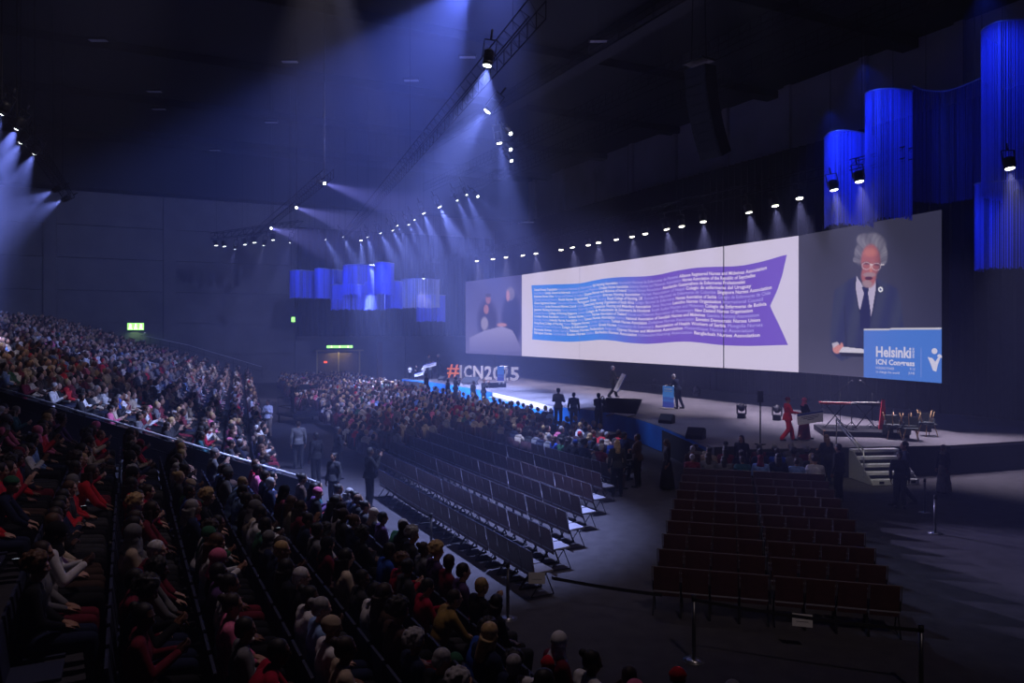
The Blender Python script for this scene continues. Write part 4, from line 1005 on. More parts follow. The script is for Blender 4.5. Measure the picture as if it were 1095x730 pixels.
SK = [mat('skin tone %s' % n_, c, .5, spec=.3) for n_, c in (('fair', (.62, .38, .29)), ('tan', (.42, .23, .15)), ('brown', (.2, .095, .055)), ('dark', (.09, .042, .026)))]
SKN = ['fair', 'tan', 'brown', 'dark']
HC = {'black': (.010, .008, .008), 'dark brown': (.03, .015, .01), 'chestnut': (.10, .045, .02), 'blond': (.5, .33, .14), 'grey': (.32, .31, .32), 'white': (.65, .64, .64)}
HM = {k: mat(k+' hair', c, .6, noise=.3, nscale=25) for k, c in HC.items()}
CL = {'black': (.008, .008, .010), 'navy': (.012, .018, .05), 'charcoal': (.04, .04, .045), 'grey': (.18, .18, .19), 'white': (.75, .74, .75), 'cream': (.6, .5, .38), 'red': (.6, .02, .03),
      'crimson': (.4, .01, .04), 'maroon': (.16, .015, .03), 'pink': (.75, .18, .32), 'orange': (.7, .2, .04), 'mustard': (.35, .22, .06), 'green': (.03, .12, .06), 'teal': (.03, .12, .14),
      'blue': (.03, .09, .42), 'light blue': (.25, .4, .7), 'purple': (.09, .045, .14), 'brown': (.06, .034, .025), 'beige': (.42, .33, .24)}
CM = {k: mat(k+' cloth', c, .85, noise=.18, nscale=9, spec=.2) for k, c in CL.items()}
M_shoe = mat('black shoe leather', (.02, .018, .018), .4)

def seatpose(lean=0.0, arms='lap', yaw=0, nod=.15, tuck=0, w_=1.0):
    ly = lean*.5
    J = dict(pelvis=(0, -.08, .55), chest=(0, -.08+ly*.55, .88-abs(lean)*.1), neck=(0, -.07+ly, 1.09-abs(lean)*.16), head=(0, -.04+ly*1.2, 1.235-abs(lean)*.2), width=w_,
             hpl=(-.1, -.05, .53), hpr=(.1, -.05, .53), knl=(-.12, .40, .50), knr=(.12, .40, .50), anl=(-.12, .42-tuck, .09), anr=(.12, .42-tuck*.4, .09), yaw=yaw, nod=nod)
    z = 1.03-abs(lean)*.15; y = -.08+ly*.9
    J.update(shl=(-.185*w_, y, z), shr=(.185*w_, y, z))
    if arms == 'lap':
        J.update(ell=(-.25, y+.06, .76), elr=(.25, y+.06, .76), wrl=(-.08, .16, .645), wrr=(.09, .17, .65), hdl=(.5, 1, -.1), hdr=(-.5, 1, -.1))
    elif arms == 'phone':
        J.update(ell=(-.24, y+.1, .77), elr=(.24, y+.1, .77), wrl=(-.06, .27, .86), wrr=(.07, .28, .88), hdl=(.35, .8, .5), hdr=(-.35, .8, .5), pnl=(1, 0, .5), pnr=(-1, 0, .5), curl=.8)
    elif arms == 'clap':
        J.update(ell=(-.27, y+.1, .80), elr=(.27, y+.1, .80), wrl=(-.05, .2, .98), wrr=(.05, .2, .98), hdl=(.15, .5, .8), hdr=(-.15, .5, .8), pnl=(1, 0, 0), pnr=(-1, 0, 0), curl=.2)
    elif arms == 'fold':
        J.update(ell=(-.25, y+.12, .80), elr=(.25, y+.12, .80), wrl=(.10, .12, .83), wrr=(-.10, .14, .86), hdl=(1, -.2, .1), hdr=(-1, -.2, .1))
    elif arms == 'knees':
        J.update(ell=(-.25, y+.16, .72), elr=(.25, y+.16, .72), wrl=(-.13, .36, .615), wrr=(.13, .36, .615), hdl=(0, 1, -.3), hdr=(0, 1, -.3))
    return J
SP_ = [('sitting upright with hands in lap', seatpose(0, 'lap')), ('looking down at clasped hands', seatpose(.12, 'phone', 0, .45, .1)), ('clapping', seatpose(.05, 'clap', .1, .05)),
       ('leaning forward with hands on knees', seatpose(.38, 'knees', -.1, .1, .12, 1.05)), ('sitting with folded arms', seatpose(-.06, 'fold', .25, .05, -.1)), ('turning the head aside', seatpose(0, 'lap', .75, .1, .15, 1.08)), ('sitting with head turned the other way', seatpose(.05, 'phone', -.6, .2, .05))]
FIG = [(n_, figure(J)) for n_, J in SP_]
HK = ['short', 'long', 'curly', 'bun', 'scarf', 'cap']
HAIR = {}
for i, (n_, G) in enumerate(FIG):
    for k in HK: HAIR[(i, k)] = hair_mesh(k, G)
def setm(o, m):
    if not o.data.materials: o.data.materials.append(None)
    o.material_slots[0].link = 'OBJECT'; o.material_slots[0].material = m
def person(meshes, loc, yaw, skin, top, tro, hair, hairmat, label, group=None, scale=1.0, name='person'):
    for me in [meshes['body'], meshes['top'], meshes['trousers'], meshes['shoes']]+([hair] if hair else []):
        if not me.materials: me.materials.append(None)
    r = bpy.data.objects.new(name, meshes['body']); COL.objects.link(r); r.location = loc; r.rotation_euler[2] = yaw; r.scale = (scale,)*3
    setm(r, skin)
    for nm, me, m in (('top', meshes['top'], top), ('trousers' if not meshes['J'].get('skirt') else 'skirt', meshes['trousers'], tro), ('shoes', meshes['shoes'], M_shoe)):
        o = bpy.data.objects.new(nm, me); COL.objects.link(o); o.parent = r; setm(o, m)
    if hair:
        o = bpy.data.objects.new(hair.name.split('.')[0], hair); COL.objects.link(o); o.parent = r; setm(o, hairmat)
    tag(r, label, 'person', group); return r
# ---- low figures for the far crowd: one mesh of many colours
def crowd(spots, name, label):
    rnd = random.Random(5); vs, fs, cols = [], [], []
    b = MB()
    b.ball((0, -.02, 1.22), (.082, .098, .12), None, 8, 6, 0); b.ball((0, -.06, 1.26), (.09, .09, .11), None, 8, 6, 1)
    b.tube((0, -.08, .5), (0, -.06, .98), .16, .18, 8, 2); b.ball((0, -.06, 1.0), (.2, .11, .1), None, 8, 5, 2)
    for s in (-1, 1):
        b.tube((s*.21, -.05, 1.0), (s*.24, .04, .74), .055, .05, 6, 2); b.tube((s*.24, .04, .74), (s*.08, .22, .7), .05, .035, 6, 2); b.ball((s*.07, .25, .7), (.04, .05, .035), None, 6, 4, 0)
        b.tube((s*.11, -.05, .52), (s*.12, .42, .5), .095, .07, 6, 3); b.tube((s*.12, .42, .5), (s*.12, .42, .04), .065, .05, 6, 3)
    b.box((0, -.24, .62), (.46, .04, .46), None, 4); b.box((0, 0, .40), (.46, .44, .05), None, 4)
    bm = b.bm; bmesh.ops.recalc_face_normals(bm, faces=bm.faces); bm.verts.index_update()
    V0 = [v.co.copy() for v in bm.verts]; F0 = [[v.index for v in f.verts] for f in bm.faces]; K0 = [f.material_index for f in bm.faces]; bm.free()
    skc = [(.62, .38, .29), (.42, .23, .15), (.2, .095, .055), (.09, .042, .026)]
    tops = [CL[k] for k in ('black', 'black', 'black', 'black', 'navy', 'navy', 'charcoal', 'charcoal', 'charcoal', 'maroon', 'brown', 'grey', 'grey', 'white', 'white', 'cream', 'beige', 'beige', 'grey', 'light blue', 'white', 'grey', 'red', 'pink', 'maroon', 'brown', 'navy', 'green', 'beige', 'cream')]
    hs = [HC[k] for k in ('black', 'dark brown', 'dark brown', 'chestnut', 'blond', 'blond', 'grey', 'white')]+[CL['red'], CL['white']]
    loopcol = []
    for (x, y, z, yaw, k) in spots:
        o = len(vs); R0 = Matrix.Rotation(yaw+rnd.uniform(-.2, .2), 3, 'Z') @ Matrix.Rotation(rnd.uniform(-.16, .08), 3, 'X'); s = rnd.uniform(.93, 1.07)
        sx = rnd.uniform(.9, 1.15); P = Vector((x, y, z))
        vs += [tuple(P+R0 @ Vector((v.x*sx, v.y, v.z*s))) for v in V0]
        pal = [rnd.choices(skc, (5, 3, 2, 2))[0], rnd.choices(hs, (4, 4, 3, 3, 3, 1, 3, 1, .3, .3))[0], rnd.choice(tops), rnd.choice(tops[:8]), (.05, .015, .02)]
        for f, kk in zip(F0, K0):
            fs.append([i+o for i in f]); loopcol += [(*pal[kk], 1)]*len(f)
    me = bpy.data.meshes.new(name); me.from_pydata(vs, [], fs)
    at_ = me.color_attributes.new('cloth', 'FLOAT_COLOR', 'CORNER'); at_.data.foreach_set('color', [c for q in loopcol for c in q])
    me.polygons.foreach_set('use_smooth', [True]*len(fs))
    m = bpy.data.materials.get('crowd cloth')
    if not m:
        m = bpy.data.materials.new('crowd cloth'); m.use_nodes = True; a = m.node_tree.nodes.new('ShaderNodeVertexColor'); a.layer_name = 'cloth'
        m.node_tree.links.new(a.outputs[0], m.node_tree.nodes['Principled BSDF'].inputs['Base Color']); m.node_tree.nodes['Principled BSDF'].inputs['Roughness'].default_value = .8
    me.materials.append(m); ob = bpy.data.objects.new(name, me); COL.objects.link(ob)
    tag(ob, label, 'crowd', kind='stuff'); return ob
# ---------------------------------------------------------------- raked stand
WA, DEP, RA, RB = 4.9, .86, .215, .262
BEND = U*19+V*WA; FB = BEND-N2*1.35
AIS0 = onz(330, 513, 1.05)                          # foot of the handrail
AIS0 = Vector((AIS0.x, AIS0.y, 0))
def zsurfB(p): return max(0, (FB.dot(N2)-p.dot(N2)))/DEP*RB
# upper end of the handrail: the pixel ray met with the slope of the far block
best = None
for k in range(100, 400):
    d = k*.1; p = at(35, 425, d)
    e = p.z-(zsurfB(p)+1.05)
    if best is None or abs(e) < best[0]: best = (abs(e), p)
AIS1 = Vector((best[1].x, best[1].y, 0)); ad = (AIS1-AIS0).normalized(); an_ = Vector((-ad.y, ad.x, 0))
if an_.y < 0: an_ = -an_                            # points to the far block
def side(p): return (Vector((p.x, p.y, 0))-AIS0).dot(an_)
NROW = 19
M_std = mat('dark stand deck', (.035, .035, .045), .8, noise=.2); M_stf = mat('stand face', (.03, .03, .04), .8)
def line_x(p, d, q, e):    # intersection of p+s d with q+r e (2d)
    den = d.x*e.y-d.y*e.x; return p+d*(((q.x-p.x)*e.y-(q.y-p.y)*e.x)/den)
decks = {}
for blk in ('B', 'A'):
    root = empty('seating_stand', (BEND.x, BEND.y, 0)); o0 = Vector((-BEND.x, -BEND.y, 0)); b = MB()
    for k in range(1, NROW+1):
        r = RB if blk == 'B' else RA; n = N2 if blk == 'B' else V; d = D2 if blk == 'B' else U
        O_ = FB if blk == 'B' else BEND; f = O_-n*DEP*(k-1); g = O_-n*(DEP*k) if k < NROW else O_-n*(DEP*k+1.5)
        s0, s1 = line_x(f, d, AIS0-an_*.0, ad), line_x(g, d, AIS0, ad)
        if blk == 'B': e0, e1 = f+d*(TE-1.6-f.dot(U))/d.dot(U), g+d*(TE-1.6-g.dot(U))/d.dot(U)
        else: e0, e1 = f-d*(f.dot(U)+1.5), g-d*(g.dot(U)+1.5)
        if blk == 'A' and k > 14: break
        b.prism([(*(p+o0).xy, 0) for p in (s0, e0, e1, s1)], (0, 0, r*k))
    b.build('tier', M_std, root)
    tag(root, 'dark stepped seating stand, %s' % ('far block beyond the long handrail' if blk == 'B' else 'block before the long handrail'), 'stand'); decks[blk] = root
# parapet walls behind and beyond the far block
b = MB(); q0 = FB-N2*(DEP*NROW+1.7); q1 = q0+D2*((TE-1.0-q0.dot(U))/D2.dot(U)); m_ = q0+(q1-q0)*.80
b.prism([(*q0.xy, 0), (*m_.xy, 0), (*(m_-N2*.3).xy, 0), (*(q0-N2*.3).xy, 0)], (0, 0, 9.2)); struct(b.build('wall_parapet', mat('black cladding', (.012, .012, .015), .9)))
M_hr = mat('handrail steel', (.7, .7, .75), .5, .3)
def handrail(pts, label, r=.03, posts=6, drop=1.0, panel=False):
    pts = [Vector(p) for p in pts]; root = empty('handrail', pts[0]); o = -pts[0]
    MB().path([p+o for p in pts], r, seg=8).build('top_rail', M_hr, root)
    b = MB(); 
    L = sum((q-p).length for p, q in zip(pts[:-1], pts[1:]))
    for i in range(posts+1):
        t = i/posts*(len(pts)-1); j = min(int(t), len(pts)-2); p = pts[j].lerp(pts[j+1], t-j)+o; b.tube(p, p-Vector((0, 0, drop)), .022, seg=6)
    b.build('posts', M_steel, root)
    MB().path([p+o-Vector((0, 0, .45)) for p in pts], .014, seg=6).build('lower_rail', M_steel, root)
    if panel:
        b = MB()
        for p, q in zip(pts[:-1], pts[1:]): b.prism([p+o-Vector((0, 0, .1)), q+o-Vector((0, 0, .1)), q+o-Vector((0, 0, drop)), p+o-Vector((0, 0, drop))], an_*.02)
        b.build('infill_panel', M_stf, root)
    tag(root, label, 'handrail'); return root
h0 = Vector((AIS0.x, AIS0.y, 1.08)); h1 = best[1]
hh = h0.lerp(h1, 1.6)
handrail([hh, h0, h0-ad*.35-Vector((0, 0, .12)), h0-ad*.35-Vector((0, 0, .5))], 'long steel handrail running down the dark stand beside the stair aisle', .028, 12, 1.0, True)
def zb(px, py):
    bb = None
    for k in range(150, 800):
        p = at(px, py, k*.1)
        if side(p) < 0 or p.dot(U) > TE-1.5: continue
        e = abs(p.z-(zsurfB(p)+1.15))
        if bb is None or e < bb[0]: bb = (e, p)
    return bb[1]
handrail([zb(5, 342), zb(36, 353), zb(175, 391), zb(187, 402)], 'thin handrail crossing the far block of the stand', .03, 14)
handrail([zb(150, 358), zb(202, 369), zb(280, 392)], 'dark handrail before the exit sign at the top edge of the stand', .03, 10)

# step lights / treads seen in the stair aisle
for i, (px, py) in enumerate(((38, 437), (25, 444), (36, 452), (72, 454), (84, 462), (93, 470), (105, 478), (60, 447))):
    bb = None
    for k in range(100, 400):
        p = at(px, py, k*.1); z_ = (BEND-p).dot(V)/DEP*RA
        e = abs(p.z-z_-.03)
        if bb is None or e < bb[0]: bb = (e, p)
    p = bb[1]
    MBx = MB().box((0, 0, 0), (.75, .28, .05), bev=.01); o = MBx.build('stair_tread', mat('worn grey tread', (.30, .30, .34), .6, noise=.2), None, p, yaw_of(ad)+.3)
    tag(o, 'pale worn stair tread, %s down the stair aisle below the handrail' % ordw(i+1), 'stair tread', 'stair treads in the dark aisle')

# ---------------------------------------------------------------- chairs
M_back = mat('maroon plywood back', (.07, .028, .030), .45, noise=.25, nscale=6); M_seat = mat('grey seat pad', (.30, .30, .36), .7, noise=.1); M_chr = mat('chrome tube', (.75, .75, .78), .2, 1.0)
M_bpad = mat('back pad', (.22, .22, .27), .8)
def make_chair(BW=.495, bv=.012, fr=None):
    root = empty('stacking_chair')
    tilt = Matrix.Rotation(.16, 3, 'X')
    MB().box((0, -.235, .61), (BW, .022, .53), tilt, bev=bv).build('backrest', M_back, root)
    MB().box((0, -.216, .62), (.45, .02, .46), tilt, bev=.01).build('back_pad', M_bpad, root)
    MB().box((0, 0, .445), (.46, .44, .045), Matrix.Rotation(-.05, 3, 'X').transposed(), bev=.018).build('seat', M_seat, root)
    MB().path([(-.248, -.235, .60), (-.248, -.278, .878), (.248, -.278, .878), (.248, -.235, .60)], .009, seg=6).build('back_frame', fr or M_chr, root)
    for s in (-1, 1):
        MB().path([(s*.235, -.27, .012), (s*.235, .05, .42), (s*.235, -.2, .44), (s*.235, -.24, .62)], .011, seg=6).tube((s*.235, .05, .42), (s*.235, .22, .012), .011, seg=6).tube((s*.235, -.27, .012), (s*.235, .22, .012), .010, seg=6).build('leg', M_steel, root)
    return root
PROT = {}
def put_chair(p, z, yaw, label, group, kind=0):
    if kind not in PROT: c = PROT[kind] = make_chair() if kind == 0 else make_chair(.448, .01, mat('dull grey tube', (.12, .10, .11), .6, .2))
    else: c = copy_tree(PROT[kind])
    c.location = (p.x, p.y, z); c.rotation_euler = (0, 0, yaw); tag(c, label, 'chair', group); return c
def pxof(p, z): return CX+F*p.x/p.y, HY+F*(H-z)/p.y
SEATS = []   # (pos, z, yaw, where, row, n, occupied)
cz = random.Random(11)
# centre block: rows along U
ends = {0: (582, 612), 1: (602, 588), 2: (616, 566), 3: (629, 549), 4: (641, 533), 5: (651, 521)}
w0 = onz(582, 612, .45).dot(V)
yV = yaw_of(V)
e0, e5 = onz(582, 612, .45), onz(651, 521, .45); et = (e5.dot(U)-e0.dot(U))/5; ROWP = (e5.dot(V)-e0.dot(V))/5
empt = {0: 25.5, 1: 27.0, 2: 28.0, 3: 29.3, 4: 30.3, 5: 31.0}
NE = 0
SG0 = onz(430, 405, 0)
for k in range(-7, 11):
    wk = w0+ROWP*k
    ts = e0.dot(U)+et*max(k, 0)
    if k < 0: ts = 33 - k*2.2
    if k > 8: ts += 2*(k-8)
    n = 0; t = ts+.26
    while t < 72:
        p = U*t+V*wk
        # keep the aisle beside the stand and the stage clear
        fo = (p-BEND).dot(N2)
        if t > 19 and fo < (1.7 if t < 44 else .7): t += .53; n += 1; continue
        if k >= 7:
            # distance to stage front: stop where the stage edge is closer than a metre
            clear = all(((Vector((e.x, e.y, 0))-p).dot(V) > 1.5) for e in E if abs((e-p).dot(U)) < 3)
            if not clear and t < 60: t += .53; n += 1; continue
        occ = (k > 5 or k < 0 or t > empt[k])
        SEATS.append((p, 0, yV, 'centre block', k, n, occ))
        n += 1; t += .505 + (.06 if n % 4 == 0 else 0)
# right block rows perpendicular to C
Cd = Vector((.269, .963, 0)); Rd = Vector((.963, -.269, 0)); yC = yaw_of(Cd)
r0 = onz(697, 606, .86); 
for k in range(0, 12):
    for n in range(8):
        p = r0+Cd*(.27+1.13*k)+Rd*(.25+n*.492+(.07 if n > 3 else 0))
        SEATS.append((p, 0, yC, 'block before the portable stairs', k, n, k >= 9))
# stand seats
def stand_seats():
    L = []
    for blk in 'AB':
        n_, d, r = (V, U, RA) if blk == 'A' else (N2, D2, RB)
        for k in range(1, (15 if blk == 'A' else NROW+1)):
            base = (FB if blk == 'B' else BEND)-n_*(DEP*(k-.5)+.02); j = 0
            s = 1.0
            while s < (30 if blk == 'A' else 62):
                p = base+(d*s if blk == 'B' else -d*(s-8)); s += .56; j += 1
                sd_ = side(p)
                if blk == 'B' and (sd_ < .75 or p.dot(U) > TE-2.4): continue
                if blk == 'A' and sd_ > -2.3+.0: continue
                if blk == 'B' and 24.0 < s < 25.2: continue
                L.append((p, r*k, yaw_of(n_), 'stand ' + blk, k, j, cz.random() < .93))
    return L
ST = stand_seats()
def visible(p, z, h=1.2):
    if p.y < 6.6: return False
    x, y = pxof(p, z+h); return -25 < x < 1120 and y < 738
KEEP = [(onz(325, 452, 0), 1.9), (Vector(((622-CX)/F*35.2, 35.2, 0)), 2.1)]+[(onz(a, b_, 0), .5) for a, b_ in ((425, 476), (455, 474), (490, 467), (402, 478), (660, 531), (682, 521), (361, 512))]
ALLP = []
for sN in SEATS+ST:
    p, z, yw_, where, k, n, occ = sN
    if any((Vector((p.x-q.x, p.y-q.y, 0))).length < r for q, r in KEEP): continue
    if occ and visible(p, z): ALLP.append(sN)
# empty seats of the chairs first (all in view)
lc = {}
for (p, z, yw_, where, k, n, occ) in SEATS:
    if occ or not visible(p, z, .5): continue
    if where == 'centre block':
        put_chair(p, z, yw_, 'empty maroon-backed chair, centre block, %s row from the stand, %s from aisle' % (ordw(k+1), ordw(n+1)), 'empty chairs of the centre block')
    else:
        put_chair(p, z, yw_, 'empty maroon-backed chair by portable stairs, %s row from barrier, %s from aisle' % (ordw(k+1), ordw(n+1)), 'empty chairs of the block by the portable stairs', 1)
# people: nearest three hundred (less the standing ones) are individuals
ALLP.sort(key=lambda s: s[0].length)
NI = 262
near, far = ALLP[:NI], ALLP[NI:]
pr_ = random.Random(21); cnt = {}
def id_of(p): return (round(p.x, 2), round(p.y, 2))
OV = {}
for (hx, hy, *att) in ((60, 580, 'white', 'scarf', None, 1, 3), (150, 600, 'grey', 'curly', 'black', 3, 3), (236, 600, 'black', 'scarf', None, 0, 2), (330, 605, 'black', 'short', 'white', 0, 0), (392, 632, 'white', 'short', 'black', 1, 1), (52, 700, 'black', 'curly', 'chestnut', 0, 1),
        (205, 492, 'white', 'long', 'white', 0, 0), (222, 498, 'grey', 'short', 'grey', 2, 0), (214, 528, 'black', 'curly', 'blond', 3, 0), (180, 520, 'green', 'cap', None, 1, 2), (466, 655, 'mustard', 'short', 'dark brown', 3, 0), (290, 520, 'navy', 'short', 'white', 0, 0), (308, 518, 'maroon', 'scarf', None, 1, 2), (55, 455, 'black', 'long', 'blond', 0, 0), (325, 530, 'beige', 'long', 'chestnut', 0, 0)):
    bq = min((s for s in near if s[3].startswith('stand')), key=lambda s: (pxof(s[0], s[1]+1.24)[0]-hx)**2+(pxof(s[0], s[1]+1.24)[1]-hy)**2)
    OV[id_of(bq[0])] = att
tops = ['black']*5+['navy']*4+['charcoal']*4+['grey', 'grey', 'white', 'white', 'cream', 'crimson', 'maroon', 'maroon', 'pink', 'green', 'teal', 'blue', 'light blue', 'purple', 'brown', 'beige']
for (p, z, yw_, where, k, n, occ) in near:
    i = pr_.choices(range(7), (4, 3, 1, 2, 2, 2, 2))[0]; nm, G = FIG[i]
    x_, y_ = pxof(p, z+1)
    sk = pr_.choices(range(4), (3, 3, 3, 3))[0]; hk = pr_.choices(HK, (5, 4, 2, 3, 1.2, .5))[0]
    tp = pr_.choice(tops)
    if x_ < 150 and 460 < y_ < 560 and pr_.random() < .3: tp = pr_.choice(['red', 'red', 'crimson'])
    if x_ < 260 and y_ > 600: tp = pr_.choice(['white', 'maroon', 'purple', 'black', 'pink', 'black', 'grey', 'maroon'])
    tr = pr_.choice(['black', 'black', 'navy', 'charcoal', 'charcoal', 'black', 'maroon', 'black', 'brown'])
    ov = OV.get(id_of(p))
    if ov: tp, hk, fhc, i, sk = ov; nm, G = FIG[i]
    if hk in ('scarf', 'cap'): hc = pr_.choice(['white', 'grey', 'pink', 'green', 'grey', 'black', 'blue', 'beige', 'maroon']); hm = CM[hc]; hw = hc+(' headscarf' if hk == 'scarf' else ' cap')
    else:
        hc = pr_.choices(list(HC), (5, 4, 3, 2, 2.5, 1.2))[0] if sk < 2 else pr_.choices(['black', 'dark brown', 'grey'], (6, 3, 1))[0]; hc = (ov[2] if ov and ov[2] else hc); hm = HM[hc]; hw = '%s %s' % ({'short': 'short', 'long': 'long', 'curly': 'curly', 'bun': 'tied-up'}[hk], hc+' hair')
    wh = {'stand A': '%s stand row before handrail' % ordw(k), 'stand B': '%s stand row beyond handrail' % ordw(k), 'centre block': '%s centre block row' % ordw(k+8), 'block before the portable stairs': '%s row by portable stairs' % ordw(k+1)}[where]
    ke = (tp, hw, wh); cnt[ke] = cnt.get(ke, 0)+1
    seatn = '%s seat' % ordw(min(99, n+1))
    label = 'person, %s top, %s, %s, %s' % (tp, hw, wh, seatn)
    j = pr_.uniform(-.03, .03)
    person(G, (p.x+j, p.y, z), yw_+pr_.uniform(-.12, .12), SK[sk], CM[tp], CM[tr], HAIR[(i, hk)], hm, label, 'seated audience', pr_.uniform(.93, 1.06))
crowd([(p.x, p.y, z, yw_, 0) for (p, z, yw_, *_r) in far], 'seated_crowd', 'hundreds of seated people filling the far stand and the floor before the stage')
# shell seats of the stand under the nearest people, the others as one mass
M_ss = mat('blue shell seat', (.022, .03, .07), .6); M_sb = mat('dark shell back', (.03, .03, .05), .6)
def stand_seat():
    root = empty('stand_seat')
    MB().box((0, -.27, .64), (.46, .03, .5), Matrix.Rotation(.12, 3, 'X'), bev=.03).build('backrest', M_ss, root)
    MB().box((0, -.02, .42), (.45, .44, .04), bev=.018).build('seat', M_ss, root); MB().box((0, -.1, .21), (.1, .12, .42)).build('pedestal', M_steel, root)
    return root
ss0 = None; m = 0
nst = sorted([s for s in ST if visible(s[0], s[1], .8)], key=lambda s: s[0].length)
for (p, z, yw_, where, k, n, occ) in nst[:100]:
    if ss0 is None: c = ss0 = stand_seat()
    else: c = copy_tree(ss0)
    c.location = (p.x, p.y, z); c.rotation_euler[2] = yw_
    tag(c, 'dark blue shell seat, stand row %s %s the handrail, %s along, %s' % (ordw(k), 'before' if where == 'stand A' else 'beyond', ordw(max(1, n % 60)), 'taken' if occ else 'vacant'), 'seat', 'shell seats of the raked stand')
b = MB()
for (p, z, yw_, where, k, n, occ) in nst[100:900]:
    if p.length > 34: continue
    R0 = Matrix.Rotation(yw_, 3, 'Z'); b.box(p+Vector((0, 0, z+.64))+R0 @ Vector((0, -.27, 0)), (.46, .03, .5), R0); b.box(p+Vector((0, 0, z+.42)), (.45, .44, .04), R0)
    b.box(p+Vector((0, 0, z+.2)), (.1, .1, .4), R0)
o = b.build('stand_seating', M_ss); tag(o, 'rows of shell seats under the people farther up the stand', 'seating', kind='stuff')
# chairs under the seated people closest to the empty rows
occs = sorted([s for s in SEATS if s[6] and visible(s[0], 0)], key=lambda s: s[0].length)
M_std2 = M_back
for (p, z, yw_, where, k, n, occ) in occs[:45]:
    put_chair(p, z, yw_, 'taken maroon-backed chair, %s row %s, %s from the aisle' % ('centre block' if where == 'centre block' else 'block by the portable stairs', ordw(k+8 if where == 'centre block' else k+1), ordw(n+1)), 'taken chairs on the floor')

# row of people with backs to us at the bottom edge
bt = [(488, 703, 'short', 'green', 'white', 'green'), (460, 722, 'short', None, 'black', 'black'), (550, 702, 'curly', None, 'white', 'black'), (588, 706, 'cap', 'red', 'white', 'red'), (630, 716, 'short', None, 'orange', 'black'), (673, 717, 'short', None, 'white', 'dark brown'), (725, 719, 'cap', 'red', 'grey', 'red'), (525, 727, 'short', None, 'black', 'black'), (783, 733, 'long', None, 'cream', 'grey')]
for i, (px, py, hk, hc, tp, hh_) in enumerate(bt):
    p = onz(px, py+6, 1.22); G = FIG[0][1]
    hm = CM[hc] if hc else HM[hh_]; 
    if hc == 'green': hk = 'cap'
    person(G, (p.x, p.y, 0), yC+.05*(i % 3), SK[3 if i != 8 else 0], CM[tp], CM['black'], HAIR[(0, hk)], hm, 'person in %s top%s seen from behind, bottom edge row, %s in it' % (tp, ' and %s cap' % hc if hc else '', ordw(i+1)), 'row of people at the bottom edge')
    c = put_chair(p, 0, yC+.05*(i % 3), 'chair under the %s person in the row at the bottom edge, %s' % (tp+'-topped', ordw(i+1)), 'chairs at the bottom edge')

# ---------------------------------------------------------------- standing people
def stand(kind='stand', yaw=0, nod=.05, w_=1.0, **k):
    J = dict(pelvis=(0, 0, .96), chest=(0, 0, 1.27), neck=(0, 0, 1.48), head=(0, .025, 1.625), shl=(-.19*w_, 0, 1.42), shr=(.19*w_, 0, 1.42), hpl=(-.1, 0, .93), hpr=(.1, 0, .93), knl=(-.11, .02, .5), knr=(.11, .02, .5), anl=(-.12, -.02, .09), anr=(.12, -.02, .09),
             ell=(-.25, -.02, 1.13), elr=(.25, -.02, 1.13), wrl=(-.25, .07, .88), wrr=(.25, .07, .88), hdl=(0, .2, -1), hdr=(0, .2, -1), pnl=(1, 0, 0), pnr=(-1, 0, 0), yaw=yaw, nod=nod, width=w_)
    if kind == 'walk': J.update(knl=(-.1, .18, .52), anl=(-.1, .26, .1), knr=(.1, .02, .49), anr=(.1, -.28, .12))
    if kind == 'camera': J.update(ell=(-.27, .12, 1.2), elr=(.27, .12, 1.2), wrl=(-.08, .30, 1.5), wrr=(.1, .28, 1.5), hdl=(.3, .4, .5), hdr=(-.3, .4, .5))
    if kind == 'carry': J.update(ell=(-.25, .05, 1.16), elr=(.25, .05, 1.16), wrl=(-.14, .3, 1.12), wrr=(.18, .3, 1.16), hdl=(.2, 1, .1), hdr=(-.2, 1, .1))
    if kind == 'wcarry': J.update(ell=(-.25, .05, 1.16), elr=(.27, .08, 1.18), wrl=(-.12, .3, 1.1), wrr=(.28, .33, 1.14), hdl=(.2, 1, .1), hdr=(.1, 1, 0), knl=(-.1, .18, .52), anl=(-.1, .26, .1), knr=(.1, .02, .49), anr=(.1, -.28, .12))
    if kind == 'read': J.update(pelvis=(0, 0, .93), chest=(0, .1, 1.22), neck=(0, .17, 1.42), head=(0, .24, 1.54), shl=(-.19, .13, 1.36), shr=(.19, .13, 1.36), ell=(-.26, .2, 1.13), elr=(.26, .2, 1.13), wrl=(-.2, .42, 1.13), wrr=(.2, .42, 1.13), hdl=(.1, 1, -.1), hdr=(-.1, 1, -.1), anr=(.12, -.22, .1), knr=(.11, -.04, .5))
    if kind == 'folded': J.update(ell=(-.27, .06, 1.17), elr=(.27, .06, 1.17), wrl=(.08, .2, 1.2), wrr=(-.08, .22, 1.23), hdl=(1, 0, .1), hdr=(-1, 0, .1))
    J.update(k); return J
FS = {}
def sfig(key, *a, **k):
    if key not in FS: FS[key] = figure(stand(*a, **k))
    return FS[key]
sfig('stand', 'stand', hem=.06); sfig('walk', 'walk'); sfig('camera', 'camera', hem=.05); sfig('carry', 'carry', hem=.08); sfig('wcarry', 'wcarry', hem=.12, baggy=.02); sfig('read', 'read', hem=.05, nod=.35); sfig('folded', 'folded', hem=.06); sfig('dress', 'stand', skirt='long'); sfig('wdress', 'wcarry', skirt='long')
HS_ = {}
def shair(key, kind):
    if (key, kind) not in HS_: HS_[(key, kind)] = hair_mesh(kind, FS[key])
    return HS_[(key, kind)]
def standing(key, px, py, z, yaw, sk, top, tro, hk, hm, label, h=1.72, group=None, d=None):
    p = onz(px, py, z) if d is None else Vector(((px-CX)/F*d, d, z))
    return person(FS[key], (p.x, p.y, z), math.radians(yaw), SK[sk], CM[top], CM[tro], shair(key, hk) if hk else None, hm, label, group, h/1.74)
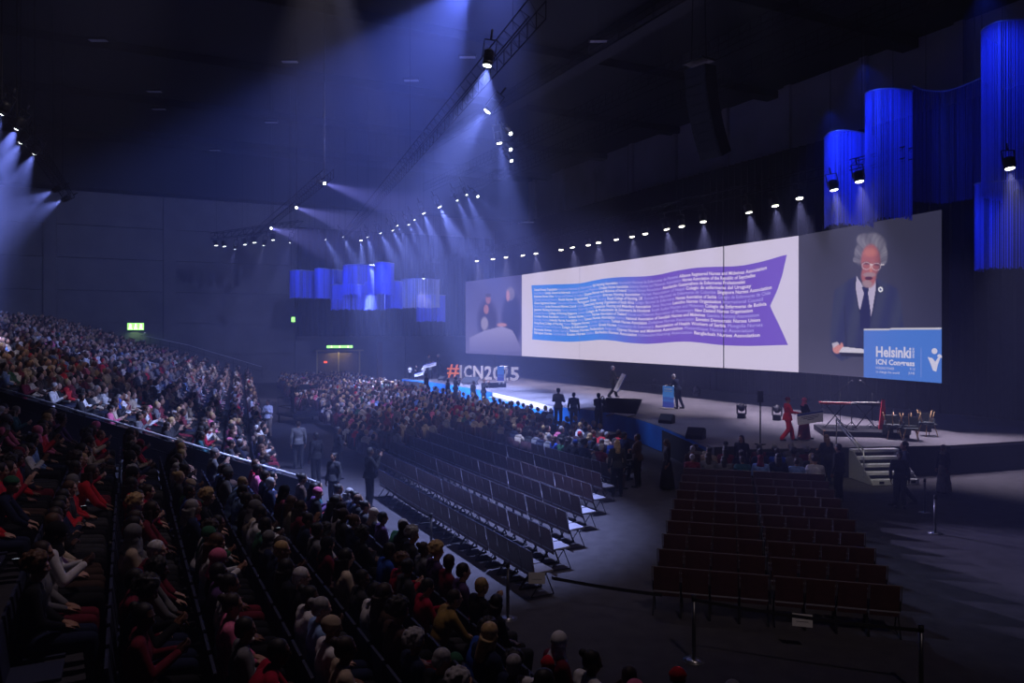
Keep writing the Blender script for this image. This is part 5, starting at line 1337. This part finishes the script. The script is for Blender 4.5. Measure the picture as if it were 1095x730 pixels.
# on the stage
Pm = standing('wcarry', 655, 425.2, SZ, -75, 0, 'charcoal', 'black', 'short', HM['grey'], 'grey-haired man in a dark jacket carrying a placard across the stage', 1.92)
Pp = standing('read', 725, 437, SZ, 52, 0, 'navy', 'navy', 'short', HM['white'], 'white-haired man in a navy suit reading behind the podium', 1.86)
Pr = standing('wcarry', 842, 471.8, SZ, -88, 1, 'red', 'red', 'cap', CM['maroon'], 'man in a red suit and maroon cap carrying one end of the big placard', 1.6)
Pw = standing('wdress', 860, 470.5, SZ, -85, 1, 'black', 'maroon', 'scarf', CM['pink'], 'woman in pink headscarf and long maroon skirt carrying the other placard end', 1.55)
standing('stand', 458, 404.3, SZ, -60, 0, 'charcoal', 'black', 'short', HM['dark brown'], 'tall person in a dark suit at the far end of the stage behind a placard', 2.05, 'people at the far end of the stage')
standing('carry', 460.5, 405, SZ, 170, 2, 'grey', 'black', 'short', HM['black'], 'short person holding the white placard at the far end of the stage', 1.5, 'people at the far end of the stage')
standing('carry', 469, 404.3, SZ, 95, 0, 'black', 'black', 'short', HM['grey'], 'grey-haired person in black standing beside the far placard', 2.1, 'people at the far end of the stage')
for px, tp, lb in ((438.5, 'white', 'person in white at the far stage corner behind a small placard'), (445.5, 'black', 'person in black suit at the far stage corner holding a small placard'), (453, 'white', 'person in pale top at the far stage corner beside the placard holders')):
    standing('carry', px, 405.5, SZ, 160, 0, tp, 'black', 'short', HM['dark brown'], lb, 1.15, 'people at the far stage corner')
# placards
def placard(c, wv, hv, th, label, stripes=True):
    c, wv, hv = Vector(c), Vector(wv), Vector(hv); n = wv.cross(hv).normalized()
    if n.dot(Vector((0, 0, H))-c) < 0: n = -n
    root = empty('placard', c); MB().prism([-wv/2-hv/2, wv/2-hv/2, wv/2+hv/2, -wv/2+hv/2], -n*th).build('board', mat('white foam board', (.72, .72, .78), .6), root)
    b = MB(); e = n*.004; b.poly([-wv/2+hv*.28+e, wv/2+hv*.33+e, wv/2+hv/2+e, -wv/2+hv/2+e]); b.build('blue_header', mat('blue print', (.04, .07, .35), .6), root)
    b = MB()
    for j, (a0, a1) in enumerate(((-.35, .35), (-.28, .3), (-.12, .14))):
        y0 = .1-j*.14; b.poly([wv*a0+hv*y0+e, wv*a1+hv*y0+e, wv*a1+hv*(y0+.06)+e, wv*a0+hv*(y0+.06)+e])
    b.build('printed_lines', mat('dark print', (.08, .08, .2), .6), root); tag(root, label, 'placard')
dm = Pm.location.y-.35; q = at(663, 409, dm); placard(q, (at(667.5, 397, dm)-at(657.5, 417, dm))*.92, at(666, 411, dm)-at(661, 409, dm)-Vector((0, .0, 0)), .02, 'slim white placard held upright by the grey-haired man')
dm = Pr.location.y-.32; q = at(866.5, 446.5, dm+.1); wv = at(880, 444.5, dm+.3)-at(852.5, 448.5, dm); hv = Vector((-.02, 0, at(0, 440, dm).z-at(0, 452, dm).z)); placard(q, wv, hv, .015, 'big white and blue placard carried by the pair in red')
dm = 64; placard(at(459.5, 390.3, dm), at(466.5, 388.4, dm)-at(452.5, 391.8, dm), Vector((0, 0, .33)), .02, 'white placard held up at the far end of the stage')
placard(at(448, 400, dm-1), at(453, 398.6, dm-1)-at(443.5, 401, dm-1), Vector((0, 0, .3)), .02, 'small white placard at the far stage corner')
# people on the floor
FL = [('folded', 597, 449, -25, 2, 'grey', 'charcoal', 'short', 'dark brown', 'man in a grey jacket standing before the end of the broad lit steps', 1.95), ('stand', 613.5, 454, -15, 3, 'black', 'black', 'short', 'black', 'person in black standing beside the man in the grey jacket', 1.85),
 ('camera', 640, 455, -40, 3, 'black', 'black', 'short', 'black', 'person in black filming the stage before the tilted monitor', 1.9),
 ('stand', 660, 531, 10, 1, 'charcoal', 'black', 'long', 'blond', 'fair-haired person in dark coat standing at the end of the empty rows', 1.72), ('folded', 682, 521, 60, 2, 'brown', 'black', 'short', 'black', 'man in a brown jacket standing in the aisle beside the fair-haired person', 1.72),
 ('dress', 713, 523, 90, 2, 'black', 'black', 'long', 'dark brown', 'woman in a long dark dress standing in the aisle by the stage', 1.6), ('stand', 793, 520, 140, 1, 'black', 'black', 'long', 'dark brown', 'long-haired woman in black standing at the stage front by the speaker', 1.66),
 ('folded', 884, 520, 20, 2, 'black', 'navy', 'long', 'chestnut', 'woman in dark clothes standing behind the stair handrail', 1.68), ('stand', 897, 537, 40, 2, 'black', 'black', 'short', 'black', 'person in black standing at the foot of the portable stairs', 1.72),
 ('walk', 968, 541, 75, 1, 'navy', 'black', 'short', 'dark brown', 'man in a dark suit standing beside the portable stairs', 1.86), ('stand', 962, 543, 160, 3, 'black', 'charcoal', 'bun', 'black', 'person in black beside the suited man at the portable stairs', 1.6),
 ('dress', 1009, 527, 110, 1, 'charcoal', 'beige', 'scarf', None, 'person in a pale shawl standing in the dark beyond the stairs', 1.5),
 ('folded', 287, 468, 150, 2, 'white', 'beige', 'short', 'black', 'person in white standing on the cross aisle under the stand', 1.8), ('stand', 319, 501, 20, 1, 'grey', 'charcoal', 'short', 'dark brown', 'person in grey shirt standing in the aisle beside the handrail foot', 1.75),
 ('stand', 338, 520, 60, 3, 'black', 'black', 'short', 'black', 'dark-clad person in the aisle closest to the grey-shirted one', 1.75), ('folded', 361, 512, -60, 3, 'black', 'black', 'short', 'black', 'broad dark-clad person standing at the end of the empty rows', 1.78),
 ('camera', 395, 545, -60, 3, 'black', 'black', 'short', 'black', 'dark-clad person raising a camera beside the lowest empty row', 1.75), ('stand', 357, 545, 150, 2, 'charcoal', 'black', 'bun', 'black', 'dark-clad person behind the one raising a camera', 1.6),
 ('stand', 425, 476, -50, 0, 'grey', 'charcoal', 'bun', 'dark brown', 'person in a pale grey jumper standing among the first filled rows', 1.75), ('stand', 455, 474, -30, 1, 'navy', 'black', 'short', 'black', 'person in navy standing in the filled rows beside the pale jumper', 1.6),
 ('dress', 490, 467, -40, 3, 'crimson', 'maroon', 'short', 'black', 'person in dark red standing at the edge of the filled rows', 1.75),
 ('stand', 402, 478, -50, 3, 'black', 'black', 'short', 'black', 'dark-clad person stepping into the filled rows', 1.5),
 ('camera', 517, 437, -110, 2, 'black', 'black', 'short', 'black', 'camera operator in black before the broad lit steps', 2.0), ('stand', 506, 437, -60, 3, 'black', 'black', 'short', 'black', 'assistant in black beside the camera operator', 1.85), ('camera', 487, 432, -60, 3, 'black', 'black', 'short', 'black', 'person in black before the giant hashtag letters', 1.95),
 ('stand', 456, 431, -60, 3, 'black', 'black', 'short', 'black', 'usher in black before the far end of the stage', 2.1), ('stand', 479, 433, -60, 3, 'charcoal', 'black', 'short', 'black', 'person in dark clothes closest to the orange hashtag', 1.8)]
PLZ = .48
pp_ = Vector(((622-CX)/F*35.2, 35.2, 0)); root = empty('low_platform', pp_, yaw_of(V)+.25); MB().box((0, 0, PLZ/2), (3.6, 1.6, PLZ), bev=.01).build('deck', M_steel, root); MB().box((0, -.82, PLZ/2), (3.4, .02, PLZ-.05)).build('skirt', M_black, root)
tag(root, 'low black platform at the stage front under the standing men', 'platform')
for (key, px, py, yw_, sk, tp, tr, hk, hc, lb, h) in FL:
    if px in (597, 613.5, 640):
        standing(key, px, py, PLZ, yw_, sk, tp, tr, hk, HM[hc], lb, {597: 1.88, 613.5: 1.72, 640: 1.78}[px], 'people standing on the floor', d={597: 36.2, 613.5: 35.6, 640: 34.5}[px]); continue
    standing(key, px, py, 0, yw_, sk, tp, tr, hk, HM[hc] if hc else CM['beige'], lb, h, 'people standing on the floor')
# camera platform with a tripod camera
p = onz(325, 452, 0); root = empty('camera_platform', (p.x, p.y, 0), math.radians(-50)); b = MB(); b.box((0, 0, .5), (2.2, 2.2, .12)); 
for s in (-1, 1):
    for r in (-1, 1): b.tube((s, r, 0), (s, r, .5), .04)
b.build('deck', M_steel, root); b = MB(); 
for z_ in (.9, 1.4): b.path([(-1.05, 1.05, z_), (-1.05, -1.05, z_), (1.05, -1.05, z_)], .02)
for x_, y_ in ((-1.05, 1.05), (-1.05, -1.05), (1.05, -1.05)): b.tube((x_, y_, .5), (x_, y_, 1.45), .02)
b.build('railing', M_steel, root); tag(root, 'small black camera platform on the floor among the filled rows', 'platform')
root = empty('broadcast_camera', (p.x, p.y, .56), math.radians(-60)); b = MB()
for k in range(3): b.tube((0, 0, 1.2), (.5*cos(k*2.1), .5*sin(k*2.1), 0), .025)
b.build('tripod', M_steel, root); MB().box((0, 0, 1.42), (.22, .6, .3), bev=.03).build('camera_body', M_steel, root); MB().tube((0, .3, 1.42), (0, .75, 1.42), .09, .11, 16).build('lens', M_steel, root); MB().box((-.05, -.25, 1.7), (.3, .05, .2)).build('viewfinder', M_steel, root)
tag(root, 'broadcast camera on a tripod on the black camera platform', 'camera')
person(FS['camera'], (p.x-.5, p.y-.45, .56), math.radians(-60), SK[3], CM['black'], CM['black'], shair('camera', 'short'), HM['black'], 'camera operator in black on the camera platform', 'people standing on the floor')
# small video camera with monitor by the lit steps
p = onz(526, 434, 0); root = empty('video_camera', (p.x, p.y, 0), math.radians(-60)); b = MB()
for k in range(3): b.tube((0, 0, 1.1), (.4*cos(k*2.1), .4*sin(k*2.1), 0), .02)
b.build('tripod', M_steel, root); MB().box((0, .1, 1.4), (.25, .7, .35), bev=.04).build('camera_body', M_steel, root); MB().tube((0, .4, 1.4), (0, .8, 1.42), .12, .16, 16).build('lens', M_steel, root)
tag(root, 'video camera on a tripod beside the broad lit steps', 'camera')

# ---------------------------------------------------------------- belt barriers, signs, phones
M_post = mat('dull post', (.12, .12, .13), .35, .8); M_belt = mat('black belt', (.01, .01, .012), .8); M_basep = mat('chrome foot plate', (.75, .75, .78), .25, .9)
def post(px, py, h, label, z=0):
    p = onz(px, py, z); root = empty('barrier_post', p)
    MB().tube((0, 0, 0), (0, 0, .012), .17, .165, 28).tube((0, 0, .012), (0, 0, .03), .165, .05, 28).build('base_plate', M_basep, root)
    MB().tube((0, 0, .03), (0, 0, h-.08), .03, seg=16).build('pole', M_post, root); MB().tube((0, 0, h-.09), (0, 0, h), .036, seg=16).build('belt_head', M_steel, root)
    tag(root, label, 'barrier post', 'belt barrier posts'); return Vector((p.x, p.y, h-.05))
q1 = post(461, 596, .98, 'barrier post beside the lowest empty row, farther up the aisle'); q2 = post(543, 661, .98, 'barrier post with a bright round foot at the end of the lowest row'); q3 = post(742, 706, 1.0, 'barrier post with a round foot before the last row by the people in red caps')
q4 = post(989, 548, .95, 'barrier post standing in the dark beside the portable stairs'); q5 = post(1000, 548+22, .95, 'barrier post deepest in the dark beyond the stairs')
def belt(a, c, label, w_=.05, sag=.04):
    b = MB(); N = 10; P = [a.lerp(c, i/N)-Vector((0, 0, sag*4*(i/N)*(1-i/N))) for i in range(N+1)]; d = (c-a).normalized(); n = Vector((d.y, -d.x, 0)).normalized()*.003
    for s, t in zip(P[:-1], P[1:]):
        b.prism([s-n, s+n, s+n-Vector((0, 0, w_)), s-n-Vector((0, 0, w_))], t-s)
    tag(b.build('barrier_belt', M_belt), label, 'barrier belt', 'black barrier belts')
c1, c2 = onz(590, 616, .5), onz(708, 634, .5)
belt(c1, c2, 'black belt stretched across the aisle between the two blocks of empty chairs', .06, .02)
q6 = onz(985, 672, .93); post(985, HY+F*5/q6.y, .98, 'barrier post in the dark at the end of the belt before the last row'); belt(q3, q6, 'black belt leaving the post by the red caps towards the dark', .05)
belt(q1, q1+(q1-q2)*.9, 'black belt running up the aisle from the upper post', .05)
def sheet(px, py, z, w_, h, yaw, label, red=True):
    p = onz(px, py, z); root = empty('paper_sign', p, yaw); MB().box((0, 0, 0), (w_, .004, h)).build('sheet', mat('white paper', (.75, .74, .76), .7), root)
    b = MB(); 
    if red: b.box((-.02, -.004, h*.3), (w_*.7, .002, h*.12)); b.build('red_heading', mat('red print', (.6, .05, .05), .6), root)
    b = MB(); b.box((0, -.004, -.02), (w_*.6, .002, .012)); b.build('printed_line', mat('grey print', (.3, .3, .32), .6), root); tag(root, label, 'sign')
sheet(574, 618, .52, .3, .21, yC+.2, 'white paper sign hung on the last chair of the lowest row', False)
sheet(858, 663, .5, .30, .20, yC, 'white paper sign with red heading on the last chair row')
sheet(839, 489, .78, .28, .36, .8, 'white sheet hanging in the aisle beside the woman in the long dress', False)
M_ph = emis('lit phone screen', (.7, .82, 1), 1.6)
def phone(px, py, d, label):
    p = at(px, py, d); root = empty('phone', p, .4); MB().box((0, 0, 0), (.075, .15, .009), Matrix.Rotation(-.6, 3, 'X'), bev=.003).build('case', M_steel, root)
    o = MB().box((0, 0, .006), (.068, .14, .002), Matrix.Rotation(-.6, 3, 'X')).build('display', M_ph, root); tag(root, label, 'phone', 'lit phones in the audience')

def zA(p): return max(0, (BEND-p).dot(V))/DEP*RA
for (px, py, lb) in ((90, 543, 'lit phone held among the people in red on the stand'), (254, 558, 'lit phone held in the middle rows of the stand before the handrail'), (297, 566, 'lit phone close to the foot of the handrail'), (413, 658, 'lit phone held by the person in white low on the stand'), (352, 588, 'lit phone held in the lowest stand rows'), (18, 600, 'lit phone at the frame edge beside the person in white')):
    bb = None
    for k in range(60, 300):
        p = at(px, py, k*.1); e = abs(p.z-zA(p)-.98)
        if bb is None or e < bb[0]: bb = (e, k*.1)
    phone(px, py, bb[1], lb)
v = w.node_tree.nodes.new('ShaderNodeVolumeScatter'); v.inputs['Color'].default_value = (.5, .56, 1, 1); v.inputs['Density'].default_value = HAZE
w.node_tree.links.new(v.outputs[0], w.node_tree.nodes['World Output'].inputs['Volume'])
